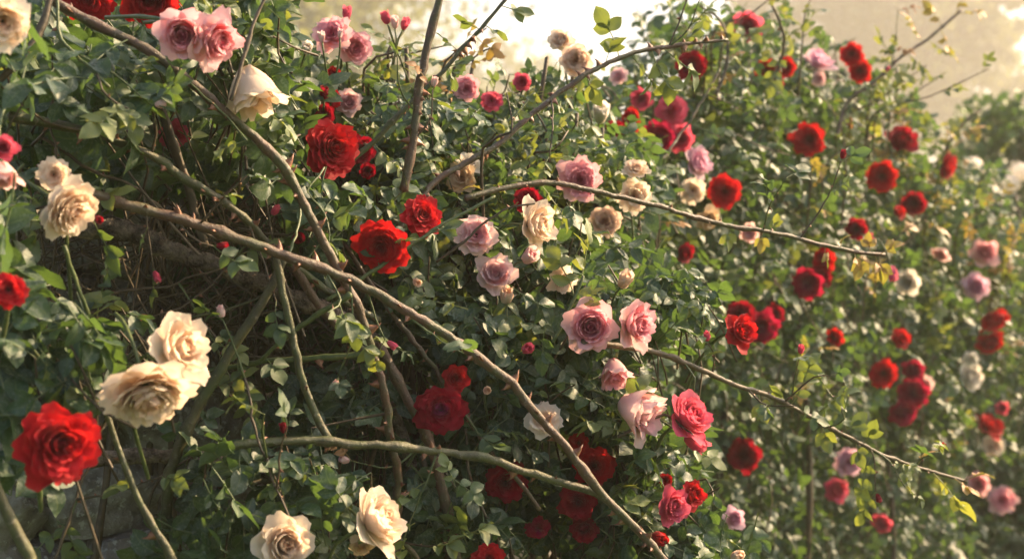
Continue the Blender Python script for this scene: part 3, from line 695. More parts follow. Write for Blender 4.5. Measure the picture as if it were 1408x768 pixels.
def gl(rng, n, t0, t1, size, young, updown=(.7, -.7), dry=0):
    out = []
    for i, a in enumerate(np.linspace(t0, t1, n)):
        out.append((float(np.clip(a + rng.normal(0, .01), 0, .99)), rng.normal(.45, .5), updown[i % 2] + rng.normal(0, .3), size * rng.uniform(.7, 1.2), float(np.clip(young + rng.normal(0, .25), 0, 1)), rng.uniform() < dry))
    return out
rl = np.random.default_rng(77)
cane('longest cane, thick and brown, sweeping from upper left down to the lower crossing', [(50, 246), (140, 272), (220, 295), (300, 319), (380, 350), (450, 376), (510, 403), (560, 432), (610, 468), (660, 503), (700, 530), (740, 575), (780, 620), (808, 655), (842, 695), (885, 738), (930, 790)], 1.66, 1.98, 8.2, 5.4, M_BROWN, shoots=11, wob=.0013, seed=1, sides=12)
cane('brown cane from the top left corner bending steeply down through the middle', [(60, -8), (95, 15), (150, 43), (200, 68), (250, 103), (300, 145), (350, 190), (390, 232), (420, 283), (450, 337), (475, 385), (500, 432), (520, 490), (538, 560), (546, 650), (545, 775)], 1.68, 1.96, 6.8, 5.6, M_BROWN, shoots=9, wob=.0013, seed=2, sides=10, tail=(-.25, 2.2, 0))
cane('olive green cane at upper left running below the brown one', [(12, 160), (80, 172), (150, 190), (210, 215), (260, 250), (310, 283), (350, 312), (385, 345), (420, 378), (450, 400), (520, 440)], 1.66, 1.95, 6.6, 5, M_OLIVE, shoots=6, wob=.0012, seed=3)
cane('straight brown cane rising alone out of the top of the hedge', [(555, 262), (568, 195), (577, 130), (589, 60), (604, 4), (618, -60)], 2.0, 2.0, 6.5, 5.5, M_BROWN, shoots=3, seed=4, leaves=[(.02, -.5, -.5, .035, .2)])
cane('slim arching cane crossing the bright sky above the round peach rose', [(500, 372), (560, 300), (600, 246), (680, 200), (740, 150), (800, 106), (860, 78), (920, 64), (1000, 55)], 2.02, 2.30, 5, 2.5, M_BROWN, shoots=6, seed=5, leaves=[(.72, .3, .8, .03, .5), (.75, -.3, .8, .035, .4), (.78, .6, -.7, .036, .5), (.83, .4, -.9, .04, .6), (.86, .8, -.6, .038, .3), (.66, .4, -.8, .03, .6), (.9, .5, .6, .025, .3)])
cane('thin upright twig beside the twin pink roses', [(318, 138), (345, 42), (366, -6)], 1.70, 1.74, 3, 2.2, M_TWIG, seed=6, thorn=5)
cane('slim leafy shoot reaching up to the top edge right of the straight cane', [(470, 232), (520, 190), (555, 152), (600, 108), (640, 60), (670, 28), (700, -6)], 2.05, 2.10, 4, 2.3, M_OLIVE, seed=7, leaves=[(.60, .8, .2, .026, .3), (.62, .3, -.8, .024, .3), (.68, -.6, .5, .024, .3), (.82, -.7, .4, .026, .3), (.84, .7, -.5, .026, .4), (.95, .9, -.2, .028, .3), (.45, .9, -.3, .03, .4)])
cane('thin thorny cane arching right across the middle with a dry tip', [(640, 272), (700, 258), (760, 252), (820, 262), (880, 275), (940, 295), (1000, 311), (1060, 322), (1120, 336), (1180, 347), (1216, 350)], 2.02, 2.35, 4.2, 2.6, M_BROWN, shoots=5, seed=8, thorn=30, tsize=.006, leaves=[(.62, .1, -1, .022, .7), (.70, -.1, -1, .020, .9, True), (.93, .2, -1, .022, .8, True), (.98, .3, -1, .026, .9, True), (.97, -.1, .9, .020, .6, True), (.99, .1, -.8, .028, .9, True), (.96, -.3, -.9, .026, .8, True), (.995, .6, .5, .024, .9, True), (.90, .1, .8, .018, .9, True), (.86, .2, -.9, .02, .8, True), (.06, -.6, .3, .02, .8, True), (.72, .2, .8, .018, .7)])
cane('low leafy cane arching right across the dark lower hedge', [(800, 470), (870, 478), (920, 488), (970, 508), (1020, 530), (1080, 552), (1130, 580), (1180, 605), (1230, 630), (1290, 650), (1330, 662)], 1.98, 2.5, 4.5, 2.2, M_TWIG, shoots=9, seed=9, thorn=26, tsize=.005, leaves=[(.42, .2, -.9, .028, .8), (.50, .3, .6, .032, .35), (.52, -.5, .5, .028, .4), (.57, .5, .5, .033, .3), (.60, .2, -.8, .028, .6), (.66, .6, .5, .03, .3), (.72, .3, .8, .028, .4), (.70, .2, -.9, .026, .5), (.82, .4, -.9, .03, .6), (.90, .7, -.8, .042, .9), (.86, .4, .6, .026, .8, True), (.96, .4, -.3, .03, .7, True), (.99, .8, .4, .03, .8, True)])
cane('olive thorny cane running level across the lower middle to the crossing', [(292, 626), (320, 612), (350, 608), (400, 605), (460, 605), (520, 610), (580, 616), (650, 626), (710, 641), (760, 658), (810, 674), (842, 692)], 1.74, 1.96, 6.4, 5.4, M_OLIVE, shoots=5, wob=.0012, seed=10, thorn=18, sides=10)
cane('weathered brown branch lying along the top of the stone wall', [(100, 634), (140, 630), (200, 628), (280, 633), (350, 650), (400, 666), (460, 690), (520, 740)], 1.82, 1.9, 11, 9, M_BARK, seed=11, thorn=2, knob=.10)
cane('gnarled old trunk with cracked bark in the dark hollow', [(60, 300), (125, 312), (185, 322), (250, 347), (330, 372), (400, 406), (460, 432), (520, 470)], 1.84, 1.98, 17, 8, M_BARK, seed=12, thorn=0, knob=.12, name='old_rose_trunk', cat='trunk', sides=14)
cane('smooth green upright cane left of centre, above the level olive cane', [(378, 352), (395, 430), (410, 500), (434, 570), (452, 602)], 1.79, 1.80, 5.5, 5.5, M_OLIVE, seed=13, thorn=8)
cane('green cane leaning from the wall up to the long brown cane', [(392, 350), (374, 392), (340, 450), (300, 522), (258, 598), (236, 655)], 1.82, 1.80, 6, 8, M_OLIVE, seed=14, thorn=6, tail=(-.5, 1.95, .7))
cane('slender green shoot lying level in the dark hollow', [(505, 486), (440, 492), (380, 497), (330, 503), (270, 512)], 1.86, 1.88, 4.5, 3.5, M_GREEN, seed=15, thorn=8)
cane('short curved green shoot joining the long cane from the hollow', [(482, 404), (470, 413), (430, 436), (390, 465), (358, 496)], 1.80, 1.84, 4.5, 3, M_GREEN, seed=16, thorn=8)
cane('thin olive cane hanging from the largest cream rose', [(140, 548), (160, 608), (180, 660), (205, 712), (238, 775)], 1.60, 1.62, 4, 5.5, M_OLIVE, seed=17, thorn=5, tail=(-.34, 1.72, .4))
cane('dark stout cane in the bottom left corner', [(-10, 660), (10, 706), (28, 742), (44, 775)], 1.46, 1.48, 8, 9, M_OLIVE, seed=18, thorn=4, tail=(-.47, 1.52, .5))
cane('brown upright cane behind the level olive cane, right of the middle one', [(520, 470), (545, 520), (565, 560), (585, 600), (602, 660), (616, 720), (626, 780)], 1.95, 1.98, 6, 7.5, M_BROWN, shoots=4, seed=19, thorn=8, tail=(-.1, 2.2, 0))
cane('mossy old upright stem crossing behind the cream roses at the bottom', [(470, 400), (500, 450), (520, 520), (556, 600), (575, 680), (566, 780)], 2.02, 2.06, 8, 9, M_BARK, seed=20, thorn=0, tail=(-.3, 2.3, 0))
cane('short brown cane dropping from the long cane into the hollow', [(402, 362), (425, 396), (455, 432), (490, 470), (530, 520)], 1.88, 1.96, 6.5, 5.5, M_BROWN, seed=21, thorn=10)
cane('dark upright stem behind the olive cane at upper left', [(214, 130), (240, 200), (258, 252), (268, 292), (282, 338)], 1.86, 1.88, 6, 6, M_TWIG, seed=22, thorn=3)
cane('pencil thin green shoot under the nodding peachy cream rose', [(88, 338), (104, 382), (122, 432)], 1.56, 1.6, 3, 2.6, M_GREEN, seed=23, thorn=3)
cane('shadowed forked stem in the upper left leaves', [(172, 80), (160, 140), (172, 200), (182, 250)], 1.9, 1.9, 5, 5, M_TWIG, seed=24, thorn=2)
cane('dark slanting stem in the upper left leaves', [(0, 110), (34, 76), (60, 30), (70, -8)], 1.62, 1.66, 5, 5, M_TWIG, seed=25, thorn=2)
cane('sunlit wild shoot with reddish young leaves against the hazy trees', [(1150, 190), (1165, 142), (1200, 116), (1240, 80), (1285, 48), (1322, 14)], 3.7, 3.9, 2.8, 1.8, M_BROWN, shoots=6, seed=26, thorn=8, tsize=.008, leaves=[(.3, -.7, .5, .04, .6), (.35, .6, -.6, .035, .8), (.5, .8, -.4, .045, .8), (.55, -.5, .7, .045, .7), (.62, .7, -.5, .04, .6), (.72, -.4, .6, .035, .9, True), (.76, .9, -.5, .035, .7), (.85, .4, -.9, .04, .9, True), (.87, -.5, .7, .035, .9, True), (.96, .2, .8, .04, .9, True), (.98, .9, .1, .035, .9, True)])
cane('bare twig forking above the far hedge at its highest point', [(985, 130), (1000, 80), (990, 30), (962, 8)], 3.2, 3.25, 2.4, 1.6, M_TWIG, seed=27, thorn=4, leaves=gl(rl, 6, .4, .98, .035, .5))
cane('leafy side shoot on the skyline right of the highest coral rose', [(1060, 130), (1075, 60), (1062, 10), (1050, -20)], 3.4, 3.4, 2.4, 1.6, M_TWIG, seed=28, thorn=4, leaves=gl(rl, 8, .3, .98, .036, .5))
cane('twig with orange young leaves at the hazy end of the hedge top', [(1290, 250), (1305, 195), (1330, 165), (1350, 150)], 4.6, 4.7, 2.4, 1.4, M_TWIG, seed=29, thorn=0, leaves=gl(rl, 6, .3, .98, .05, .9, dry=.7))
cane('green twig crossing in front of the deep red rose', [(450, 412), (490, 388), (530, 362), (580, 328), (625, 300), (680, 270)], 1.90, 2.0, 3, 2, M_GREEN, seed=30, thorn=4, leaves=[(.45, .3, .6, .026, .2), (.6, .8, .3, .028, .15), (.3, -.3, .8, .024, .2)])
cane('curved twig carrying the coral red roses', [(850, 600), (880, 585), (915, 570), (940, 588), (955, 600)], 2.02, 2.04, 2.4, 2, M_TWIG, seed=31, thorn=3, leaves=[(.15, -.8, .3, .038, .5), (.2, .1, .7, .036, .3), (.3, .3, -.8, .034, .1)])
FINE = [
 ('thin brown twig slanting across the upper left leaves below the olive cane', [(60, 190), (120, 225), (190, 255), (250, 300), (300, 330)], 1.72, 1.84, 2.6, 1.8, M_TWIG),
 ('thin twig rising from the long cane toward the big sunlit red rose', [(395, 355), (412, 310), (425, 262), (446, 230)], 1.79, 1.9, 2.2, 1.5, M_GREEN),
 ('fine forked twig in the dark hollow above the upright cream rose', [(120, 420), (170, 400), (235, 395), (300, 372), (340, 345)], 1.85, 1.9, 2.2, 1.4, M_TWIG),
 ('fine olive stem crossing the dark hollow from the wall to the green shoot', [(150, 520), (200, 470), (260, 440), (330, 420), (372, 400)], 1.86, 1.9, 2.4, 1.8, M_OLIVE),
 ('wiry twig dropping behind the level olive cane to the bottom cream roses', [(330, 500), (350, 560), (368, 620), (392, 690), (402, 725)], 1.78, 1.7, 2.2, 1.6, M_TWIG),
 ('thin green flower stem feeding the dark red magenta hearted rose', [(560, 640), (585, 610), (600, 585), (606, 570)], 1.98, 1.96, 2.4, 1.8, M_GREEN),
 ('slender brown cane crossing low beneath the level olive cane', [(300, 668), (370, 660), (440, 672), (500, 700), (560, 748), (580, 780)], 1.8, 1.92, 4, 4, M_BROWN),
 ('slim cane leaning behind the steep brown cane to the lower crossing', [(470, 330), (530, 420), (590, 490), (640, 560), (700, 640), (742, 700)], 1.97, 2.02, 3.6, 3.4, M_BROWN),
 ('thin bent twig crossing the fading lilac white roses', [(600, 360), (640, 330), (676, 300), (700, 285), (735, 280)], 2.0, 2.02, 2, 1.4, M_TWIG),
 ('wiry stem standing in the dark gap right of the lower crossing', [(690, 770), (672, 710), (650, 650), (640, 590)], 2.0, 2.0, 2.6, 2, M_TWIG),
 ('thin leafy twig leaning left over the top left corner leaves', [(150, 120), (110, 80), (85, 40), (78, -5)], 1.64, 1.66, 2.6, 2, M_GREEN),
 ('thin stem at lower left rising behind the largest red rose', [(72, 775), (92, 720), (112, 670), (128, 630)], 1.7, 1.74, 2.2, 1.8, M_TWIG),
 ('slender shoot slanting through the upper centre below the slim arching cane', [(520, 300), (580, 270), (640, 225), (700, 170), (735, 128)], 2.14, 2.3, 2.6, 1.8, M_GREEN),
 ('thin brown shoot slanting up through the far coral roses', [(880, 260), (915, 215), (960, 150), (990, 95)], 2.95, 3.1, 2, 1.4, M_BROWN),
]
for i_, (lab_, pts_, a_, b_, c_, d_, m_) in enumerate(FINE):
    cane(lab_, pts_, a_, b_, c_, d_, m_, seed=60 + i_, thorn=22, tsize=.005, shoots=3, sides=6, guard=False, wob=.0015)
cane('green shoot ending in an upright leaf tuft near centre', [(760, 470), (775, 440), (790, 410), (802, 380)], 1.99, 2.0, 2.6, 2, M_GREEN, seed=32, thorn=0, leaves=[(.7, -.4, .9, .036, .5), (.9, .2, 1., .038, .6), (.6, .8, .5, .03, .6)])


CG = np.array(CANE_GUARD)
def project(Q):
    d = Q[:, 1]; return 704 + Q[:, 0] / (K * d), 384 - (Q[:, 2] - CAM_H) / (K * d), d
def clear_of(probe, blooms=True, canes=True):
    x, y, d = project(probe)
    if blooms:
        dist = np.hypot(x[:, None] - BPX[None, :, 0], y[:, None] - BPX[None, :, 1])
        if ((dist < BDIA[None, :] * np.where(BDEP[None, :] > 2.75, .47, .48) + np.where(BDEP[None, :] > 2.75, 1, 4)) & (d[:, None] < BDEP[None, :] + 0.03)).any(): return False
    if canes:
        dist = np.hypot(x[:, None] - CG[None, :, 0], y[:, None] - CG[None, :, 1])
        if ((dist < CG[None, :, 2] * 1.3 + 9) & (d[:, None] < CG[None, :, 3] + 0.01)).mean() > 0.06: return False
    return True
for a in SHOOTS: side_shoot(*a)
def foliage(mb, blobs, rng, templ, guard=True, cane_guard=True, twigs=None):
    for (px, py, rx, ry, d0, d1, n, size, tint, young) in blobs:
        made = 0; tries = 0
        while made < n and tries < n * 6:
            tries += 1
            a = rng.uniform(0, 2 * math.pi); r = math.sqrt(rng.uniform())
            x = px + rx * r * math.cos(a); y = py + ry * r * math.sin(a)
            dd = d0 + (d1 - d0) * rng.uniform() + 0.10 * r ** 3
            p = np.array(P(x, y, dd))
            out = np.array([rng.normal(.15, .55), rng.normal(-.25, .45), rng.normal(-.05, .6)])
            nm = np.array([rng.normal(.1, .40), rng.normal(-.50, .40), rng.normal(.75, .35)])
            T = templ[rng.integers(len(templ))]; R = rot_to(out, nm); s = size * rng.uniform(.75, 1.2)
            pos = p - R[:, 1] * s * 1.3
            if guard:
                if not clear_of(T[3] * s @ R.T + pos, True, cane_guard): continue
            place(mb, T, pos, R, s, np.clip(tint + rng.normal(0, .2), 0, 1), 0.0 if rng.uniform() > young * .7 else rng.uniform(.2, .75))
            if twigs is not None and rng.uniform() < 0.3:
                e = pos + np.array([rng.normal(0, .05), abs(rng.normal(.06, .05)), rng.normal(-.10, .06)])
                if clear_of(np.array([(pos + e) / 2, e]), True, False): tube(twigs, [pos, (pos + e) / 2 + rng.normal(0, .012, 3), e], [.0012, .0016, .002], 4, .04, closed=False)
            made += 1
def bush(label, base, blobs, seed, hi=True, twig_paths=(), deep=(), cat='rose bush', group='rose bushes of the hedge', guard=True, tips=()):
    rng = np.random.default_rng(seed); mb = MB(); tw = MB()
    foliage(mb, blobs, rng, SPRAY_HI if hi else SPRAY_LO, guard, True, tw)
    if deep: foliage(mb, deep, rng, SPRAY_LO, False, False, None)
    for pts, r in twig_paths: tube(tw, pts, r, 6, .04, rng, .1, .002)
    t = empty('rose_bush', base, label, cat, group)
    link('foliage', mb.mesh('foliage', [M_LEAF], offset=base), t)
    link('stems', tw.mesh('stems', [M_TWIG], offset=base), t)
    for (x, y, d, n, L, yg, dry) in tips:
        for _ in range(n):
            px, py = x + rng.normal(0, 22), y + rng.normal(0, 12); p = np.array(P(px, py, d + rng.normal(0, .08)))
            v = nrm(np.array([rng.normal(.25, .5), rng.normal(-.1, .3), 1.0])); l_ = L * rng.uniform(.5, 1.2)
            e = p + v * l_ + np.array([rng.normal(.03, .05), 0, -.25 * l_ * rng.uniform()])
            if not clear_of(np.array([p, (p + e) / 2, e, p - v * .05, p + v * l_ * .25, p + v * l_ * .75] + [p - np.array([0, -.05, .12]) * q for q in (.25, .5, .75, 1)]), True, False): continue
            m2 = MB(); c, r, *_f = tube(m2, [p - np.array([0, -.05, .12]), p, (p + e) / 2 + rng.normal(0, .015, 3), e], [.0028, .0024, .0019, .0012], 5, .02, rng, .05)
            nl = rng.integers(4, 8); isdry = rng.uniform() < dry
            for a in np.linspace(.35, .99, nl):
                R = rot_to(np.array([rng.normal(0, .8), rng.normal(-.2, .4), rng.normal(.2, .6)]), np.array([rng.normal(0, .4), -.3, .8]))
                T = SPRAY_LO[rng.integers(len(SPRAY_LO))]; s_ = rng.uniform(.016, .026) * (1 + .12 * (d - 2))
                if not clear_of(T[3] * s_ @ R.T + c[int(a * (len(c) - 1))], True, False): continue
                col = T[2].copy(); col[:, 0] = np.clip(col[:, 0] + .5, 0, 1); col[:, 1] = np.clip(col[:, 1] + max(0, rng.normal(yg, .25)), 0, 1)
                m2.add(T[0] * s_ @ R.T + c[int(a * (len(c) - 1))], [T[1]], col, 1)
            link('shoot', m2.mesh('shoot', [M_TWIG, M_DRY if isdry else M_LEAF], offset=base), t)
    return t, mb
def stems(x0, x1, n, d0, d1, top0, top1, rng):
    out = []
    for _ in range(n):
        x = rng.uniform(x0, x1); d = rng.uniform(d0, d1); p = P(x, rng.uniform(top0, top1), d)
        b = Vector((p.x + rng.normal(0, .12), p.y + .1 + rng.normal(0, .08), 0)); m = (p + b) / 2 + Vector((rng.normal(0, .08), rng.normal(0, .05), 0))
        out.append(([b, m, p], [.009, .007, .004]))
    return out
rs = np.random.default_rng(9)
def tangle(rng):
    out = []
    for _ in range(330):
        x, y = rng.uniform(20, 460), rng.uniform(285, 520); d = rng.uniform(1.92, 2.12) + .0004 * x
        p = np.array(P(x, y, d)); v = nrm(np.array([rng.normal(0, 1), rng.normal(0, .35), rng.normal(0, .8)])) * rng.uniform(.05, .16)
        out.append(([p, p + v * .5 + rng.normal(0, .015, 3), p + v], [.0022, .0018, .0010]))
    return out
# px, py, rx, ry, d0, d1, n, leaflet size, tint, young share
bush('dark leafed rose bush spilling over the stone wall at the left edge', (-.75, 1.85, 0), [
    (110, 95, 190, 130, 1.74, 2.02, 120, .038, .30, .10), (30, 60, 90, 110, 1.46, 1.62, 16, .042, .25, .05), (170, 110, 120, 90, 1.62, 1.74, 22, .038, .3, .08),
    (20, 300, 40, 70, 1.46, 1.56, 12, .045, .15, 0), (60, 480, 110, 60, 1.48, 1.60, 34, .036, .32, .05), (20, 440, 60, 90, 1.50, 1.66, 18, .040, .22, .03),
    (30, 570, 70, 70, 1.50, 1.62, 24, .038, .2, .05), (170, 440, 50, 60, 1.62, 1.70, 8, .034, .5, .1), (-10, 640, 20, 30, 1.48, 1.56, 4, .038, .2, 0),
    (140, 215, 170, 60, 1.80, 2.05, 60, .036, .3, .12), (300, 180, 90, 80, 1.86, 2.1, 60, .034, .35, .15), (250, 30, 140, 60, 1.72, 1.95, 50, .036, .35, .3), (360, 60, 60, 70, 1.85, 2.05, 40, .036, .4, .55), (380, 190, 60, 70, 1.78, 1.98, 30, .034, .5, .15)],
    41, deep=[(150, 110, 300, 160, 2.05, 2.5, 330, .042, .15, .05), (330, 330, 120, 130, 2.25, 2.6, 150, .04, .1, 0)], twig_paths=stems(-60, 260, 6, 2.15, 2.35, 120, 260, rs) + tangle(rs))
bush('rose bush low in front of the wall, around the two cream roses at the bottom', (-.35, 1.85, 0), [
    (330, 690, 90, 70, 1.66, 1.80, 44, .032, .35, .08), (440, 700, 90, 70, 1.72, 1.86, 44, .031, .38, .1), (300, 760, 120, 50, 1.66, 1.8, 26, .034, .3, .05),
    (440, 560, 70, 60, 1.9, 2.0, 22, .034, .15, .03), (500, 560, 70, 70, 1.92, 2.06, 30, .032, .15, .03), (560, 690, 60, 80, 1.96, 2.1, 36, .034, .2, .05),
    (640, 720, 90, 60, 1.94, 2.1, 50, .034, .2, .08), (395, 640, 40, 30, 1.70, 1.76, 6, .034, .3, .1), (270, 600, 30, 30, 1.74, 1.8, 5, .028, .3, .1)],
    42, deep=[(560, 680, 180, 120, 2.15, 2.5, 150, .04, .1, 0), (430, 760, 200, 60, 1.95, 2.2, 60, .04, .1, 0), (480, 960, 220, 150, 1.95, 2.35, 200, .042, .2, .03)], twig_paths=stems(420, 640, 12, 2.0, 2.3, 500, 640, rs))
bush('central rose bush behind the long brown cane, full of mixed roses', (0, 2.3, 0), [
    (520, 290, 110, 90, 1.95, 2.15, 90, .031, .42, .15), (640, 400, 130, 90, 1.95, 2.15, 110, .031, .35, .12), (600, 500, 110, 80, 1.97, 2.15, 80, .031, .3, .08), (450, 290, 60, 90, 1.85, 2.0, 40, .031, .4, .1),
    (740, 430, 120, 80, 1.98, 2.15, 90, .031, .35, .2), (720, 500, 100, 70, 1.96, 2.12, 60, .032, .3, .15), (700, 600, 120, 90, 1.98, 2.15, 100, .032, .22, .1), (840, 410, 90, 50, 2.02, 2.2, 50, .030, .4, .35), (920, 430, 80, 50, 2.08, 2.25, 40, .029, .45, .35),
    (560, 420, 60, 50, 1.97, 2.05, 24, .032, .3, .05)],
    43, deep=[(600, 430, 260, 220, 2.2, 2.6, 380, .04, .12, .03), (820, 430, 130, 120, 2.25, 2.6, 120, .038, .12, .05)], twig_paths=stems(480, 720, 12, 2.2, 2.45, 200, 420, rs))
bush('upper rose bush at the skyline below the straight rising cane', (-.05, 2.6, 0), [
    (440, 150, 80, 62, 2.12, 2.35, 80, .030, .48, .35), (530, 180, 110, 70, 2.15, 2.4, 100, .029, .5, .25), (640, 200, 110, 70, 2.15, 2.4, 110, .029, .5, .25), (740, 200, 110, 70, 2.3, 2.6, 110, .029, .45, .3),
    (700, 290, 110, 60, 2.12, 2.3, 80, .029, .5, .25), (790, 150, 100, 60, 2.45, 2.7, 80, .030, .4, .35), (560, 230, 90, 50, 2.08, 2.25, 60, .030, .5, .2), (830, 240, 80, 60, 2.45, 2.65, 60, .030, .4, .25), (620, 130, 80, 36, 2.4, 2.6, 22, .028, .5, .4), (480, 92, 60, 22, 2.3, 2.45, 8, .024, .5, .4)],
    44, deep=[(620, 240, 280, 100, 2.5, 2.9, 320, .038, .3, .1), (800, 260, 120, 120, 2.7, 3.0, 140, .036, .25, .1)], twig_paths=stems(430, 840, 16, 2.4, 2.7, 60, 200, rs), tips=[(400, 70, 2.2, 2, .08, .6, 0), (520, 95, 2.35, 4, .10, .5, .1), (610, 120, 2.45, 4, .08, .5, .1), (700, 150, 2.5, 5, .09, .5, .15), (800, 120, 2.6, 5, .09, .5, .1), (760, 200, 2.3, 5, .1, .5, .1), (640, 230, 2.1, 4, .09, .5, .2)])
bush('front rose bush at lower right of centre, under the pale pink nodding rose', (.2, 2.3, 0), [
    (840, 590, 70, 60, 2.02, 2.2, 50, .033, .35, .35), (860, 650, 80, 70, 2.02, 2.2, 60, .034, .3, .25), (800, 700, 110, 70, 2.06, 2.25, 80, .033, .25, .12), (920, 730, 100, 50, 2.04, 2.2, 60, .034, .32, .25), (960, 760, 90, 40, 2.06, 2.2, 34, .033, .35, .25), (800, 540, 80, 60, 2.0, 2.18, 50, .032, .32, .25)],
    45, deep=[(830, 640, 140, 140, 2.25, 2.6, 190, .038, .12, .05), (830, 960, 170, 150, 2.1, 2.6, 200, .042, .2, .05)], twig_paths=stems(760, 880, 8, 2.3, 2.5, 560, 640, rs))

def hedge_blobs(cols, rng, n_each, size, thick=.55, young=.12, tint=.3):
    out = []
    for x, ytop, ybot in cols:
        y = ytop + 20
        while y < ybot:
            d = back(x, y); out.append((x, y, 75, 55, d - .02, d + thick * .45, n_each, size, (tint + .12 * rng.uniform()) * (1 if y < 430 else .55), young * (1 if y < 430 else .3)))  # lower rows: darker tint and fewer young leaves imitate deep shade
            y += 70
    return out
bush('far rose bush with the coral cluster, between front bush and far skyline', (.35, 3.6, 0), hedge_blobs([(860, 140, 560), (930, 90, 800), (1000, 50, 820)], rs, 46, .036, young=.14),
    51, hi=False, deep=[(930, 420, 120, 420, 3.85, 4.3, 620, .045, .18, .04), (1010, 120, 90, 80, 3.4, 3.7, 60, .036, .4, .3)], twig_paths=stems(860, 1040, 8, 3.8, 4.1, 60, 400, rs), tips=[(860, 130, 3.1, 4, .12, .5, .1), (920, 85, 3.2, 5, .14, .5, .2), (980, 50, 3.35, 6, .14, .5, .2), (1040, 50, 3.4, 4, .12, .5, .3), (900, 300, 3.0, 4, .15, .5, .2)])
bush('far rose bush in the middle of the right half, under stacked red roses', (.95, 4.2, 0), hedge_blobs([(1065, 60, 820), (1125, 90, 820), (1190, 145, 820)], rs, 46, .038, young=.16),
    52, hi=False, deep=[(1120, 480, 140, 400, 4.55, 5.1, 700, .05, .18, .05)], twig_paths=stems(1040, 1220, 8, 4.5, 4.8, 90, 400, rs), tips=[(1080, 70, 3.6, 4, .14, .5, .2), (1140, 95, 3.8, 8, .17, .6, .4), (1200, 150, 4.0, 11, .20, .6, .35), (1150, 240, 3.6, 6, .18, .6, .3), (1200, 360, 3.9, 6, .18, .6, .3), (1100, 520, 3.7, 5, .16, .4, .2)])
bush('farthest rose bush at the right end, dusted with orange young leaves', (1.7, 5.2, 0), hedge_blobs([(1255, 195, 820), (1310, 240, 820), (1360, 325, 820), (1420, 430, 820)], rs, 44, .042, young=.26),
    53, hi=False, deep=[(1320, 560, 140, 330, 5.6, 6.3, 700, .055, .18, .06)], twig_paths=stems(1230, 1420, 8, 5.5, 5.8, 240, 460, rs), tips=[(1250, 205, 4.3, 12, .20, .7, .5), (1298, 250, 4.5, 12, .17, .7, .6), (1345, 345, 4.8, 8, .13, .7, .6), (1385, 385, 5.0, 8, .18, .7, .6), (1290, 310, 4.4, 8, .2, .7, .5), (1340, 420, 4.7, 8, .2, .6, .5), (1390, 470, 5.0, 6, .2, .6, .5), (1300, 600, 4.6, 6, .2, .5, .3)])

# ------------------------------------------------------------------ stone wall
def wall():
    rng = np.random.default_rng(4); mb = MB()
    dirv = np.array([.72, .69, 0]); nv = np.array([.69, -.72, 0]); o = np.array([-1.55, 1.36, 0]) 
    z = 0; row = 0
    while z < 1.58:
        h = rng.uniform(.10, .20); s = -.3 + rng.uniform(-.2, 0)
        while s < 2.3:
            w = rng.uniform(.16, .38)
            dd = rng.uniform(.0, .05)
            # rounded irregular block: a subdivided box pushed towards an ellipsoid and roughened
            k = 13; g = np.linspace(-1, 1, k); faces = []; verts = []
            for ax in range(3):
                for sg in (-1, 1):
                    A, B = np.meshgrid(g, g); q = np.zeros((k * k, 3)); q[:, ax] = sg
                    q[:, (ax + 1) % 3] = A.ravel() * sg; q[:, (ax + 2) % 3] = B.ravel()
                    faces.append(grid_faces(k, k, len(verts) * k * k)); verts.append(q)
            q = np.concatenate(verts); ln = np.linalg.norm(q, axis=1, keepdims=True); q = q * (.62 + .38 * 1.25 / ln)
            seed = rng.uniform(0, 50, 3)
            nz = np.sin(q[:, 0] * 2.3 + seed[0]) * np.sin(q[:, 1] * 2.9 + seed[1]) + .5 * np.sin(q[:, 2] * 4.1 + q[:, 0] * 3 + seed[2])
            for fr_, am_ in ((5.3, .35), (9.7, .22), (17., .13)):
                nz = nz + am_ * np.sin(q[:, 0] * fr_ + seed[1]) * np.sin(q[:, 1] * fr_ * 1.1 + seed[2]) * np.sin(q[:, 2] * fr_ * .9 + seed[0]) * 2
            q = q * (1 + .075 * nz[:, None])
            c = o + dirv * (s + w / 2) - nv * (.18 + dd) + np.array([0, 0, z + h / 2])
            tilt = rng.normal(0, .05)
            lx = q[:, 0] * w * .50; lz = q[:, 2] * h * .52 + lx * tilt; ly = q[:, 1] * .18
            mb.add(c + lx[:, None] * dirv + ly[:, None] * nv + lz[:, None] * np.array([0, 0, 1]), faces, (rng.uniform(), 0, 0))
            s += w + rng.uniform(0, .012)
        z += h * .97; row += 1
    # earth core behind the face stones
    c = o + dirv * 1.0 - nv * .36; 
    q = np.array([(x, y, zz) for x in (-1.25, 1.25) for y in (-.2, .1) for zz in (0, 1.5)])
    mb.add(c + q[:, :1] * dirv + q[:, 1:2] * nv + q[:, 2:] * np.array([0, 0, 1]), [np.array([(0, 1, 3, 2), (4, 6, 7, 5), (0, 4, 5, 1), (2, 3, 7, 6), (1, 5, 7, 3)])], (.9, 0, 0))
    w = link('stone_wall', mb.mesh('stone_wall', [M_STONE], smooth=True))
    tag(w, 'rough dry stone wall with grey lichen, showing through under the roses', 'wall')
wall()

